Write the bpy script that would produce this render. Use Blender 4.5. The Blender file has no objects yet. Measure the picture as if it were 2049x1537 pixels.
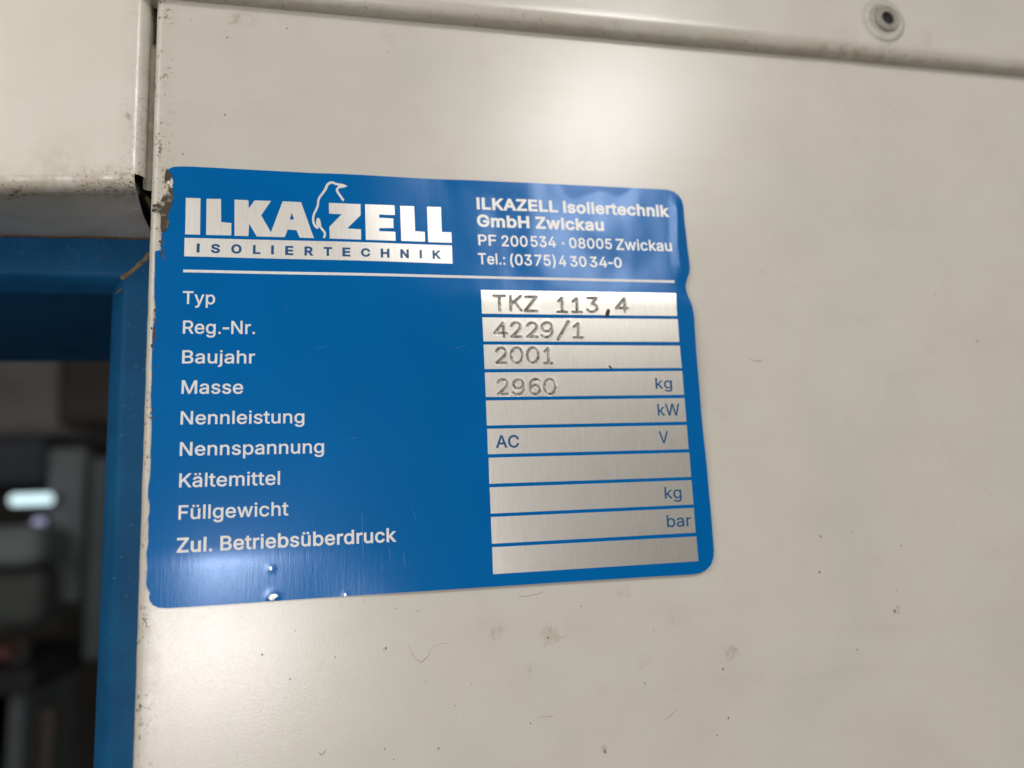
import bpy, bmesh, math, random
from mathutils import Vector, Matrix, noise
from mathutils.geometry import delaunay_2d_cdt, tessellate_polygon

random.seed(7)
SC = bpy.context.scene
COL = SC.collection
MM = 0.001
UNIT = 0.05                      # width of one blank field on the plate, metres

# ---------------------------------------------------------------- camera
FPX, CX, CY = 1598.0, 1024.5, 768.5
ROT = ((0.97593503, 0.04715172, -0.21290263),
       (-0.00803506, 0.98345501, 0.18097426),
       (0.21791341, -0.17490844, 0.96016706))


def w_dir(r):                    # wall axes (right, down, into the wall) -> world
    return Vector((r[0], r[2], -r[1]))


CAM = Vector((-0.69461724 * UNIT, -3.62913965 * UNIT, -1.12132842 * UNIT))
AX, AY, AZ = (w_dir(r).normalized() for r in ROT)
cam_data = bpy.data.cameras.new('camera')
cam = bpy.data.objects.new('camera', cam_data)
COL.objects.link(cam)
cam.matrix_world = Matrix(((AX.x, -AY.x, -AZ.x, CAM.x), (AX.y, -AY.y, -AZ.y, CAM.y),
                           (AX.z, -AY.z, -AZ.z, CAM.z), (0, 0, 0, 1)))
cam_data.sensor_width = 36.0
cam_data.lens = 36.0 * FPX / 2049.0
cam_data.clip_start = 0.01
cam_data.clip_end = 60
cam_data.dof.use_dof = True
cam_data.dof.focus_distance = 0.181
cam_data.dof.aperture_fstop = 7.5
SC.camera = cam


def ray(px, py):
    return AX * ((px - CX) / FPX) + AY * ((py - CY) / FPX) + AZ


def at(px, py, depth):
    """point of the wall-parallel plane y = depth seen at a photo pixel"""
    d = ray(px, py)
    return CAM + d * ((depth - CAM.y) / d.y)


def lamp_dir(px, py):
    """direction of the lamp mirrored by the flat panel at a photo pixel"""
    d = ray(px, py).normalized()
    return Vector((d.x, -d.y, d.z))


# ---------------------------------------------------------------- world, lamps, exposure
world = bpy.data.worlds.new('World')
SC.world = world
world.use_nodes = True
bg = world.node_tree.nodes['Background']
bg.inputs[0].default_value = (1.0, 0.95, 0.86, 1)
bg.inputs[1].default_value = 0.06


def area(name, loc, target, sx, sy, power, col):
    l = bpy.data.lights.new(name, 'AREA')
    l.shape = 'RECTANGLE'
    l.size, l.size_y = sx, sy
    l.energy = power
    l.color = col
    o = bpy.data.objects.new(name, l)
    COL.objects.link(o)
    o.location = loc
    o.rotation_euler = (Vector(target) - Vector(loc)).to_track_quat('-Z', 'Y').to_euler()
    return o


PIV = at(1200, 240, 0.0)
area('ceiling_lamp_light', PIV + lamp_dir(1190, 250) * 1.5, PIV, 0.20, 0.20, 6.2, (1.0, 0.97, 0.95))
PIV2 = at(400, 1290, 0.0)
area('low_lamp_light', PIV2 + lamp_dir(430, 1275) * 1.2, PIV2, 0.06, 0.05, 5.2, (1.0, 0.95, 0.95))
area('left_fill_light', (-1.05, -1.0, 0.50), (-0.08, 0, 0), 0.9, 0.9, 10.4, (1.0, 0.95, 0.87))  # added soft fill that brightens the left side
area('right_fill_light', (1.5, -1.6, 0.7), (0, 0, 0), 1.2, 1.2, 2.3, (1.0, 0.93, 0.80))  # added weak fill from the right, no particular source

SC.view_settings.view_transform = 'Standard'
SC.view_settings.look = 'None'
SC.view_settings.exposure = 0.0
SC.view_settings.gamma = 1.0
SC.view_settings.use_curve_mapping = False


# ---------------------------------------------------------------- node helpers
class NT:
    def __init__(self, name):
        self.m = bpy.data.materials.new(name)
        self.m.use_nodes = True
        self.t = self.m.node_tree
        self.b = self.t.nodes['Principled BSDF']

    def n(self, typ, **kw):
        nd = self.t.nodes.new(typ)
        for k, v in kw.items():
            setattr(nd, k, v)
        return nd

    def link(self, a, b):
        self.t.links.new(a, b)

    def set(self, **kw):
        for k, v in kw.items():
            i = self.b.inputs[k.replace('_', ' ')]
            i.default_value = v if not isinstance(v, tuple) or len(v) == 4 else (*v, 1)

    def pos(self, scale=(1, 1, 1), loc=(0, 0, 0)):
        g = self.n('ShaderNodeNewGeometry')
        m = self.n('ShaderNodeMapping')
        m.inputs['Scale'].default_value = scale
        m.inputs['Location'].default_value = loc
        self.link(g.outputs['Position'], m.inputs['Vector'])
        return m.outputs['Vector']

    def noise(self, vec, scale, detail=3, rough=0.5):
        nd = self.n('ShaderNodeTexNoise')
        nd.inputs['Scale'].default_value = scale
        nd.inputs['Detail'].default_value = detail
        nd.inputs['Roughness'].default_value = rough
        self.link(vec, nd.inputs['Vector'])
        return nd.outputs['Fac']

    def ramp(self, fac, a, b, va=0.0, vb=1.0, smooth=True):
        nd = self.n('ShaderNodeMapRange')
        nd.interpolation_type = 'SMOOTHSTEP' if smooth else 'LINEAR'
        for i, v in enumerate((a, b, va, vb)):
            nd.inputs[i + 1].default_value = v
        self.link(fac, nd.inputs[0])
        return nd.outputs[0]

    def math(self, op, a, b=None):
        nd = self.n('ShaderNodeMath', operation=op)
        for i, v in enumerate((a, b)):
            if v is None:
                continue
            if isinstance(v, (int, float)):
                nd.inputs[i].default_value = v
            else:
                self.link(v, nd.inputs[i])
        return nd.outputs[0]

    def mix(self, fac, a, b):
        nd = self.n('ShaderNodeMix', data_type='RGBA')
        for i, v in ((0, fac), (6, a), (7, b)):
            if isinstance(v, (int, float)):
                nd.inputs[i].default_value = v
            elif isinstance(v, tuple):
                nd.inputs[i].default_value = (*v, 1)
            else:
                self.link(v, nd.inputs[i])
        return nd.outputs[2]

    def mul(self, c, f):
        nd = self.n('ShaderNodeMix', data_type='RGBA', blend_type='MULTIPLY')
        nd.inputs[0].default_value = 1.0
        self.link(c, nd.inputs[6])
        nd.inputs[7].default_value = (*f, 1)
        return nd.outputs[2]

    def bump(self, h, strength, dist, prev=None):
        nd = self.n('ShaderNodeBump')
        nd.inputs['Strength'].default_value = strength
        nd.inputs['Distance'].default_value = dist
        self.link(h, nd.inputs['Height'])
        if prev is not None:
            self.link(prev, nd.inputs['Normal'])
        return nd.outputs['Normal']

    def attr(self, name):
        nd = self.n('ShaderNodeAttribute', attribute_name=name)
        return nd.outputs['Fac']

    def color(self, c):
        self.link(c, self.b.inputs['Base Color'])

    def normal(self, c):
        self.link(c, self.b.inputs['Normal'])


def spots(k, pos, lst, fac=None):
    """soft stains at given places of the wall: (x, z, radius, strength)"""
    for (x, z, r, s) in lst:
        d = k.n('ShaderNodeVectorMath', operation='DISTANCE')
        k.link(pos, d.inputs[0])
        d.inputs[1].default_value = (x, 0, z)
        m = k.ramp(d.outputs['Value'], r, r * 0.15, 0.0, s)
        fac = m if fac is None else k.math('MAXIMUM', fac, m)
    return fac


def flat_pos(k):
    return k.pos(scale=(1, 0, 1))


# ---------------------------------------------------------------- materials
P0 = 1.75 * MM                                    # the panel's front plane lies this far behind the plate's face


def sp(px, py, rpx, s, depth=P0):
    p = at(px, py, depth)
    return (p.x, p.z, rpx / 7.9 * MM, s)


def paint_material(name, base, stains, rough=0.36, edge=None, grime_shade=0.0, chip=0.56):
    k = NT(name)
    v = k.pos()
    big = k.noise(v, 38, 3, 0.55)
    mid = k.noise(v, 140, 4, 0.6)
    c = k.mix(k.ramp(big, 0.35, 0.7), base, tuple(x * y for x, y in zip(base, (0.95, 0.955, 0.93))))
    c = k.mix(k.ramp(mid, 0.56, 0.76, 0, 0.35), c, tuple(x * y for x, y in zip(base, (0.90, 0.88, 0.80))))
    tint = k.noise(k.pos(loc=(5, 2, 1)), 24, 3, 0.5)
    c = k.mix(k.ramp(tint, 0.42, 0.62, 0, 1), c, k.mul(c, (0.978, 0.995, 0.985)))
    wipe = k.noise(k.pos(scale=(0.35, 1, 1.6), loc=(1, 4, 2)), 75, 5, 0.62)
    c = k.mix(k.ramp(wipe, 0.48, 0.74, 0, 0.5), c, k.mul(c, (0.955, 0.945, 0.92)))
    # fine fly specks
    vo = k.n('ShaderNodeTexVoronoi')
    vo.inputs['Scale'].default_value = 210
    k.link(v, vo.inputs['Vector'])
    sk = k.ramp(vo.outputs['Distance'], 0.075, 0.03)
    sepc = k.n('ShaderNodeSeparateColor')
    k.link(vo.outputs['Color'], sepc.inputs[0])
    sk = k.math('MULTIPLY', sk, k.ramp(sepc.outputs[0], 0.80, 0.97, 0, 0.55))
    c = k.mix(sk, c, (0.16, 0.12, 0.075))
    if stains:
        wn = k.n('ShaderNodeTexNoise')
        wn.inputs['Scale'].default_value = 420
        wn.inputs['Detail'].default_value = 3
        k.link(v, wn.inputs['Vector'])
        wv = k.n('ShaderNodeVectorMath', operation='MULTIPLY_ADD')
        k.link(wn.outputs['Color'], wv.inputs[0])
        wv.inputs[1].default_value = (0.006, 0, 0.006)
        wv.inputs[2].default_value = (-0.003, 0, -0.003)
        wa = k.n('ShaderNodeVectorMath', operation='ADD')
        k.link(flat_pos(k), wa.inputs[0])
        k.link(wv.outputs[0], wa.inputs[1])
        st = spots(k, wa.outputs[0], stains)
        st = k.math('MULTIPLY', st, k.ramp(k.noise(v, 520, 4, 0.65), 0.36, 0.62, 0.15, 1.0))
        c = k.mix(k.math('MULTIPLY', st, 0.8), c, (0.24, 0.18, 0.10))
    if edge is not None:                          # chips and dirt caught along the sheet's edge
        a = k.attr('edge')
        ch = k.noise(v, 900, 5, 0.7)
        ch = k.math('MULTIPLY', k.ramp(ch, chip, chip + 0.10), k.ramp(k.noise(v, 70, 2), 0.40, 0.62))
        c = k.mix(k.math('MULTIPLY', ch, a), c, edge)
        film = k.math('MULTIPLY', a, k.ramp(k.noise(v, 260, 4, 0.6), 0.32, 0.62, 0, grime_shade))
        c = k.mix(film, c, (0.34, 0.26, 0.13))
    k.color(c)
    rg = k.ramp(mid, 0.3, 0.8, rough, rough + 0.006)
    if edge is not None:
        rg = k.math('ADD', rg, k.math('MULTIPLY', film, 0.55))
    k.link(rg, k.b.inputs['Roughness'])
    n1 = k.bump(k.noise(v, 3900, 2, 0.6), 0.20, 0.00010)
    k.normal(n1)
    k.set(Specular_IOR_Level=0.50)
    return k.m


PAINT = (0.575, 0.545, 0.488)
panel_stains = [sp(470, 37, 20, .55), sp(500, 32, 40, .22), sp(775, 72, 30, .18), sp(994, 1260, 22, .42), sp(1098, 1268, 24, .5),
                sp(1059, 1337, 11, .3), sp(1246, 1186, 16, .4), sp(1349, 1237, 10, .3), sp(1464, 1305, 16, .5),
                sp(320, 345, 22, .25), sp(770, 1300, 8, .4), sp(1790, 1222, 8, .6), sp(1210, 1505, 12, .5)]
M_PANEL = paint_material('panel_paint', PAINT, panel_stains, 0.25, (0.11, 0.075, 0.045), 0.16, 0.545)
M_LINTEL = paint_material('lintel_paint', (0.70, 0.665, 0.595), [sp(260, 232, 14, .75, 1 * MM), sp(222, 352, 30, .35, 1 * MM), sp(120, 330, 70, .18, 1 * MM)],
                          0.22, (0.10, 0.07, 0.04), 0.42, 0.525)
M_STRIP = paint_material('strip_paint', PAINT, [sp(1690, 72, 50, .15, -3 * MM), sp(1650, 96, 18, .6, -2 * MM), sp(1688, 100, 20, .6, -2 * MM), sp(1722, 105, 20, .6, -2 * MM), sp(1765, 113, 22, .6, -2 * MM), sp(1850, 75, 30, .15, -3 * MM)],
                         0.22, (0.20, 0.14, 0.07), 0.3)


def enamel():
    k = NT('blue_enamel')
    v = k.pos(scale=(1, 1, 0.018))
    br = k.noise(v, 5200, 3, 0.6)
    br2 = k.noise(k.pos(scale=(1, 1, 0.06)), 1500, 3, 0.6)
    big = k.noise(k.pos(), 30, 2)
    c = k.mix(k.ramp(big, 0.3, 0.7), (0.000, 0.124, 0.385), (0.000, 0.113, 0.350))
    # fine light scratches
    sc = k.noise(k.pos(scale=(1, 1, 0.05), loc=(3, 1, 2)), 900, 2, 0.5)
    sc = k.math('MULTIPLY', k.ramp(sc, 0.72, 0.78), k.ramp(k.noise(k.pos(), 60, 2), 0.55, 0.7, 0, 0.35))
    c = k.mix(sc, c, (0.18, 0.32, 0.52))
    k.color(c)
    k.link(k.ramp(br, 0.3, 0.7, 0.20, 0.212), k.b.inputs['Roughness'])
    n1 = k.bump(br, 0.075, 0.00010)
    k.normal(k.bump(br2, 0.045, 0.00020, n1))
    k.set(Specular_IOR_Level=0.26, Specular_Tint=(0.55, 0.70, 1.0))
    return k.m


def brushed(name, base, grime_shade=None, rough=0.40, metal=0.8):
    k = NT(name)
    v = k.pos(scale=(1, 1, 0.035))
    br = k.noise(v, 5600, 4, 0.65)
    big = k.noise(k.pos(), 160, 3, 0.6)
    c = k.mix(k.ramp(br, 0.30, 0.70), tuple(x * 0.93 for x in base), tuple(min(1, x * 1.045) for x in base))
    c = k.mix(k.ramp(big, 0.52, 0.75, 0, 0.3), c, tuple(x * y for x, y in zip(base, (0.86, 0.84, 0.78))))
    if grime_shade == 'attr':
        groove_dark = k.attr('grime_shade')
        groove_dark = k.math('MULTIPLY', groove_dark, k.ramp(k.noise(k.pos(), 1500, 3, 0.6), 0.3, 0.7, 0.55, 1.0))
        c = k.mix(groove_dark, c, (0.045, 0.04, 0.034))  # near-black tone standing in for shade in the stamped grooves
    if grime_shade == 'scrape':
        g = k.ramp(k.noise(k.pos(loc=(.31, 0, .2)), 230, 5, 0.6), 0.44, 0.52)
        g = k.math('MAXIMUM', g, k.attr('grime_shade'))
        c = k.mix(k.math('MULTIPLY', g, 0.97), c, (0.048, 0.034, 0.022))
    k.color(c)
    k.set(Metallic=metal, Roughness=rough)
    if grime_shade:
        gm = groove_dark if grime_shade == 'attr' else g
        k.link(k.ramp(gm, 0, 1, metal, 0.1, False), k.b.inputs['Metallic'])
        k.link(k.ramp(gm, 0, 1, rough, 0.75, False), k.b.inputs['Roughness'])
    n1 = k.bump(br, 0.12, 0.00008)
    if grime_shade == 'scrape':
        n1 = k.bump(k.noise(k.pos(), 800, 4, 0.7), 0.8, 0.0006, n1)
    k.normal(n1)
    return k.m


def plain(name, base, rough=0.5, var=0.12, scale=60, metal=0.0, spec=0.5, bump=0.0):
    k = NT(name)
    v = k.pos()
    c = k.mix(k.ramp(k.noise(v, scale, 4, 0.6), 0.3, 0.7), base, tuple(x * (1 - var) for x in base))
    k.color(c)
    k.set(Roughness=rough, Metallic=metal, Specular_IOR_Level=spec)
    if bump:
        k.normal(k.bump(k.noise(v, scale * 12, 3), bump, 0.0004))
    return k.m


M_ENAMEL = enamel()
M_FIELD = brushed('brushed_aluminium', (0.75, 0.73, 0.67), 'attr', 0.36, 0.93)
M_LOGO = brushed('brushed_print', (0.76, 0.745, 0.70))
M_SCRAPE = brushed('scraped_metal', (0.55, 0.50, 0.40), 'scrape', 0.34, 0.75)
M_INK = plain('silver_print', (0.76, 0.75, 0.73), 0.45, 0.10, 900, 0.0)
M_WHITE = plain('white_print', (0.88, 0.87, 0.83), 0.4, 0.05, 900, 0.0)
M_SCRATCH = plain('scratched_print', (0.10, 0.24, 0.48), 0.4, 0.3, 900)
M_BLUEINK = plain('blue_print', (0.004, 0.075, 0.215), 0.35, 0.1, 300)


def frame_paint():
    k = NT('blue_frame_paint')
    v = k.pos()
    c = k.mix(k.ramp(k.noise(v, 60, 4, 0.6), 0.3, 0.7), (0.010, 0.092, 0.215), (0.008, 0.070, 0.172))
    d = k.math('MULTIPLY', k.ramp(k.noise(v, 330, 5, 0.7), 0.60, 0.74), k.attr('edge'))
    c = k.mix(k.math('MULTIPLY', d, 0.7), c, (0.20, 0.13, 0.10))
    vo = k.n('ShaderNodeTexVoronoi')
    vo.inputs['Scale'].default_value = 330
    k.link(v, vo.inputs['Vector'])
    c = k.mix(k.ramp(vo.outputs['Distance'], 0.10, 0.05, 0, 0.25), c, (0.22, 0.3, 0.4))
    k.color(c)
    k.set(Roughness=0.42, Specular_IOR_Level=0.06)
    k.normal(k.bump(k.noise(v, 900, 3), 0.12, 0.0004))
    return k.m


M_FRAME = frame_paint()
M_SEAL = plain('old_sealant', (0.30, 0.21, 0.11), 0.7, 0.55, 350, bump=0.6)
M_RUST = plain('rust_dirt', (0.15, 0.085, 0.04), 0.85, 0.6, 500, bump=0.8)
M_GAP = plain('gap_sealant', (0.24, 0.225, 0.165), 0.5, 0.4, 160, bump=0.4)
M_DARK = plain('dark_hollow', (0.02, 0.018, 0.016), 0.9, 0.3, 80)  # near-black standing in for shade in hollows; lamp housings use it too
M_INKBLACK = plain('grimy_black', (0.06, 0.054, 0.047), 0.5, 0.5, 1500, bump=0.5)
M_RIVET = plain('painted_rivet', (0.50, 0.475, 0.41), 0.36, 0.16, 320, bump=0.25)
M_RIVET_IN = plain('dull_rivet_core', (0.36, 0.34, 0.29), 0.45, 0.3, 500, bump=0.3)
M_HAIR = plain('hair_fibre', (0.47, 0.42, 0.335), 0.7, 0.4, 900)
M_SPECK = plain('dried_dirt', (0.30, 0.24, 0.155), 0.8, 0.4, 900)


# ---------------------------------------------------------------- object helpers
def link(name, data, parent=None, mat=None, smooth=False):
    o = bpy.data.objects.new(name, data)
    COL.objects.link(o)
    if parent is not None:
        o.parent = parent
    if mat is not None:
        data.materials.append(mat)
    if smooth:
        data.polygons.foreach_set('use_smooth', [True] * len(data.polygons))
    return o


def mesh(name, verts, faces, parent=None, mat=None, smooth=False, attr=None):
    me = bpy.data.meshes.new(name)
    me.from_pydata([tuple(v) for v in verts], [], faces)
    me.update()
    if attr:
        for an, vals in attr.items():
            a = me.attributes.new(an, 'FLOAT', 'POINT')
            a.data.foreach_set('value', vals)
    return link(name, me, parent, mat, smooth)


def fix_normals(o):
    bm = bmesh.new()
    bm.from_mesh(o.data)
    bmesh.ops.recalc_face_normals(bm, faces=bm.faces)
    bm.to_mesh(o.data)
    bm.free()
    return o


def tag(o, label=None, cat=None, group=None, kind=None):
    for k, v in (('label', label), ('category', cat), ('group', group), ('kind', kind)):
        if v:
            o[k] = v
    return o


def empty(name, loc=(0, 0, 0)):
    o = bpy.data.objects.new(name, None)
    COL.objects.link(o)
    o.empty_display_size = 0.01
    return o


def box(name, x0, x1, y0, y1, z0, z1, mat, parent=None, bev=0.0, seg=3):
    bm = bmesh.new()
    bmesh.ops.create_cube(bm, size=1)
    for v in bm.verts:
        v.co = Vector((x0 + (v.co.x + .5) * (x1 - x0), y0 + (v.co.y + .5) * (y1 - y0), z0 + (v.co.z + .5) * (z1 - z0)))
    if bev:
        bmesh.ops.bevel(bm, geom=bm.edges[:], offset=bev, segments=seg, affect='EDGES', profile=0.5)
    me = bpy.data.meshes.new(name)
    bm.to_mesh(me)
    bm.free()
    return link(name, me, parent, mat)


def strip_surface(name, rows, mat, parent=None, smooth=True, edge=None):
    """a sheet swept through rows of points (every row has the same number of points)"""
    n = len(rows[0])
    verts = [p for r in rows for p in r]
    faces = []
    for i in range(len(rows) - 1):
        for j in range(n - 1):
            a = i * n + j
            faces.append((a, a + 1, a + n + 1, a + n))
    at_ = {'edge': [e for r in rows for e in edge]} if edge else None
    return fix_normals(mesh(name, verts, faces, parent, mat, smooth, at_))


# ---------------------------------------------------------------- wall panel (white sheet metal)
def lerp(a, b, t):
    return a + (b - a) * t


R = 1.6 * MM
_e0, _e1 = at(316, 0, P0 + R), at(266.5, 1537, P0 + R)


def panel_left(z):
    return _e0.x + (_e1.x - _e0.x) * (z - _e0.z) / (_e1.z - _e0.z)


Z_STRIP = at(1225, 80.5, P0).z                     # where the cover strip meets the panel
Z_LOW, Z_HIGH = -0.75, 0.42
X_RIGHT = 0.70
rows, edge = [], None
zs = [Z_LOW, -0.30, -0.16] + [lerp(-0.12, Z_STRIP + 0.0, i / 60) for i in range(61)] + [Z_STRIP + 0.05, Z_HIGH]
for z in zs:
    xl = panel_left(z) + (noise.noise((z * 260, 3.1, 0)) * 0.10 + noise.noise((z * 900, 1.1, 0)) * 0.05) * MM
    prof = [(xl, P0 + 0.1), (xl, P0 + 0.02)]
    ang = [i / 8 * math.pi / 2 for i in range(9)]
    prof += [(xl + R * (1 - math.cos(a)), P0 + R * (1 - math.sin(a))) for a in ang]
    prof += [(xl + R + 1.5 * MM, P0), (xl + R + 4 * MM, P0), (xl + 0.03, P0), (X_RIGHT, P0)]
    rows.append([(x, y, z) for x, y in prof])
edge = [1, 1] + [1.0] * 9 + [0.55, 0, 0, 0]
panel = strip_surface('sheet_metal_wall', rows, M_PANEL, edge=edge)
tag(panel, 'off-white painted sheet metal panel carrying the blue nameplate', 'wall panel', kind='thing')

# dirt lying on the panel: specks, hairs
bm = bmesh.new()


def speck(px, py, rx, ry, rot=0.0, depth=P0):
    c = at(px, py, depth)
    n = 9
    rx, ry = rx * 0.85, ry * 0.85
    ring = []
    for i in range(n):
        a = i / n * 2 * math.pi
        w = 1 + random.uniform(-.28, .28)
        u, v = math.cos(a) * rx * w, math.sin(a) * ry * w
        u, v = u * math.cos(rot) - v * math.sin(rot), u * math.sin(rot) + v * math.cos(rot)
        ring.append(bm.verts.new((c.x + u / 7.9 * MM, depth - 0.02 * MM, c.z + v / 7.9 * MM)))
    top = bm.verts.new((c.x, depth - 0.10 * MM, c.z))
    for i in range(n):
        bm.faces.new((ring[i], ring[(i + 1) % n], top))


def hair(pts, w, depth=P0):
    ps = [at(x, y, depth) for x, y in pts]
    fine = []
    for i in range(len(ps) - 1):
        p0, p1, p2, p3 = ps[max(i - 1, 0)], ps[i], ps[i + 1], ps[min(i + 2, len(ps) - 1)]
        for s in range(5):
            t = s / 5
            fine.append(0.5 * ((2 * p1) + (p2 - p0) * t + (2 * p0 - 5 * p1 + 4 * p2 - p3) * t * t + (3 * p1 - p0 - 3 * p2 + p3) * t ** 3))
    fine.append(ps[-1])
    prev = None
    for i, p in enumerate(fine):
        d = (fine[min(i + 1, len(fine) - 1)] - fine[max(i - 1, 0)]).normalized()
        nrm = Vector((-d.z, 0, d.x))
        ww = w / 7.9 * MM * 0.5 * (0.25 + 0.75 * math.sin(math.pi * (i + .5) / (len(fine) + .5)))
        tri = [bm.verts.new(p + nrm * ww + Vector((0, -0.01 * MM, 0))), bm.verts.new(p + Vector((0, -0.01 * MM - ww * 0.4, 0))), bm.verts.new(p - nrm * ww + Vector((0, -0.01 * MM, 0)))]
        if prev:
            for a in range(2):
                bm.faces.new((prev[a], prev[a + 1], tri[a + 1], tri[a]))
        prev = tri


Z7 = lambda x, y: (500 + x / 2.049, 1100 + y / 2.049)
for x, y, r in ((1940, 490, 3), (1962, 690, 2.4), (1455, 828, 4), (773, 815, 2.2), (553, 817, 1.5), (165, 530, 1.6), (50, 430, 1.8), (557, 405, 2.2),
                (1600, 490, 1.2), (1620, 548, 1.6), (1222, 362, 2), (1357, 232, 1.2), (470, 207, 1.3), (600, 240, 1.2), (350, 442, 1.3), (720, 540, 1.1), (843, 640, 1.1),
                (1915, 762, 1.6), (910, 548, 1), (495, 370, 1), (845, 688, 1), (590, 860, 1.2), (1150, 712, 1.5)):
    speck(*Z7(x, y), r, r * 1.15, random.random())
for x, y, r in ((1955, 683, 3), (1642, 1073, 2.6), (1790, 1223, 4.2), (1705, 1065, 1.6), (1640, 1145, 2.4), (1803, 1092, 1.8), (574, 57, 2.0), (455, 75, 1.8),
                (775, 105, 1.3), (1715, 1300, 2), (366, 308, 2), (330, 190, 1.5), (455, 75, 1.2), (450, 230, 2.6), (590, 1262, 1.2), (1875, 260, 1.4), (1980, 990, 1.4)):
    speck(x, y, r, r * 1.1, random.random())
me = bpy.data.meshes.new('dirt_specks')
bm.to_mesh(me)
bm.free()
dirt = link('dirt_specks', me, panel, M_SPECK)
dirt['kind'] = 'stuff'
bm = bmesh.new()
for pts, w in (([(1100, 180), (1115, 192), (1150, 188), (1185, 180), (1205, 170)], 1.5), ([(690, 450), (697, 462), (712, 455), (730, 435), (745, 405)], 1.5),
               ([(1700, 700), (1725, 680), (1755, 650)], 1.3), ([(1180, 688), (1245, 682)], 1.2), ([(285, 830), (295, 842), (312, 820)], 1.7),
               ([(650, 390), (668, 430), (695, 460)], 0.8), ([(745, 405), (780, 386), (815, 383)], 0.8),
               ([(1250, 350), (1275, 360), (1310, 348)], 0.8), ([(678, 250), (690, 253), (700, 243)], 1.0)):
    hair([Z7(*p) for p in pts], w)
hair([(1498, 716), (1512, 723), (1527, 720)], 2.0)
hair([(286, 1238), (292, 1246), (293, 1256)], 2.5)
hair([(1668, 130), (1700, 235), (1720, 300), (1745, 345)], 0.35)
me = bpy.data.meshes.new('stuck_hairs')
bm.to_mesh(me)
bm.free()
dirt = link('stuck_hairs', me, panel, M_HAIR)
dirt['kind'] = 'stuff'

# ---------------------------------------------------------------- cover strip above, with its rivet
strip = empty('cover_strip')
tag(strip, 'proud off-white sheet metal strip with a hollow rivet above the nameplate', 'cover strip')
D, RS, RH = 4.6 * MM, 2.6 * MM, 4.2 * MM
rows = []
xs = [-0.60, -0.2] + [lerp(-0.13, 0.16, i / 150) for i in range(151)] + [0.3, X_RIGHT]
for x in xs:
    w = noise.noise((x * 120, 7.7, 0)) * 0.12 * MM + noise.noise((x * 700, 2.7, 0)) * 0.05 * MM
    # dents on the rim near the rivet
    nick = 0.0
    for px, a in ((1642, .9), (1668, .5), (1685, .6), (1703, .5), (1717, .5), (1740, .4), (668, .35), (690, .3)):
        xc = at(px, 90, -2 * MM).x
        nick += a * 0.55 * MM * math.exp(-((x - xc) / (0.9 * MM)) ** 2)
    z0 = Z_STRIP + w * 0.6
    row = [(x, P0 + 0.004, z0 + 0.2 * MM), (x, P0 - 0.2 * MM, z0 + 0.15 * MM), (x, P0 - (D - RS) * 0.6, z0 + 0.2 * MM)]
    for i in range(9):
        a = i / 8 * math.pi / 2
        row.append((x, P0 - (D - RS) - RS * math.sin(a) + nick * 0.5, z0 + 0.2 * MM + RH * (1 - math.cos(a)) + nick * (1 - i / 8)))
    row += [(x, P0 - D, z0 + RH + 1.5 * MM), (x, P0 - D, z0 + RH + 6 * MM), (x, P0 - D, z0 + 0.35)]
    rows.append(row)
edge = [1, 1, 1] + [1, 1, 1, .9, .7, .5, .3, .15, 0] + [0, 0, 0]
strip_surface('sheet', rows, M_STRIP, strip, edge=edge)


def lathe(name, c, prof, mat, parent, n=48, tilt=(0, 0)):
    """prof: (radius, height towards the viewer)"""
    verts, faces = [], []
    for r, h in prof:
        for i in range(n):
            a = i / n * 2 * math.pi
            wob = 1 + 0.012 * noise.noise((math.cos(a) * 2, math.sin(a) * 2, r * 900))
            verts.append((c.x + r * wob * math.cos(a), c.y - h, c.z + r * wob * math.sin(a)))
    for j in range(len(prof) - 1):
        for i in range(n):
            k = (i + 1) % n
            faces.append((j * n + i, j * n + k, (j + 1) * n + k, (j + 1) * n + i))
    if prof[-1][0] < 0.6 * MM:
        faces.append([(len(prof) - 1) * n + i for i in range(n)])
    return fix_normals(mesh(name, verts, faces, parent, mat, True))


rc = at(1768, 42, P0 - D)
RR = 6.9 * MM
riv = lathe('rivet', rc, [(RR + .5 * MM, -0.05 * MM), (RR + .15 * MM, 0.05 * MM), (RR, -0.25 * MM), (RR - .25 * MM, 0.25 * MM), (RR - .8 * MM, 0.55 * MM), (RR * .62, .75 * MM),
                          (RR * .60, .30 * MM), (RR * .56, .30 * MM)], M_RIVET, strip)
rc2 = rc + Vector((0.9 * MM, 0, 0.45 * MM))
core = lathe('rivet_core', rc2, [(RR * .57, .25 * MM), (RR * .55, 1.0 * MM), (RR * .47, 1.15 * MM), (RR * .44, .75 * MM), (RR * .40, .8 * MM), (RR * .38, 1.05 * MM), (RR * .31, 1.05 * MM),
                                 (RR * .29, .9 * MM), (RR * .285, .25 * MM)], M_RIVET_IN, riv)
lathe('rivet_hole', rc2, [(RR * .287, .55 * MM), (RR * .27, .12 * MM), (0.3 * MM, .08 * MM)], M_DARK, riv)

# ---------------------------------------------------------------- nameplate surface
def row_uv(p):
    return p.x / MM, -p.z / MM


RIDGE = [row_uv(at(x, y, 0)) for x, y in ((1350, 384), (1360, 412), (1361, 440), (1360, 490), (1364, 530), (1376, 566), (1380, 580))]
DENT = row_uv(at(1376, 568, 0))
STAR = [row_uv(at(545, 1196, 0)), row_uv(at(542, 1138, 0)), row_uv(at(690, 1191, 0)), row_uv(at(880, 838, 0))]


def seg_d(p, a, b):
    ax, ay = b[0] - a[0], b[1] - a[1]
    t = max(0, min(1, ((p[0] - a[0]) * ax + (p[1] - a[1]) * ay) / (ax * ax + ay * ay)))
    return math.hypot(p[0] - a[0] - ax * t, p[1] - a[1] - ay * t)


def ss(a, b, x):
    t = max(0.0, min(1.0, (x - a) / (b - a)))
    return t * t * (3 - 2 * t)


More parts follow.
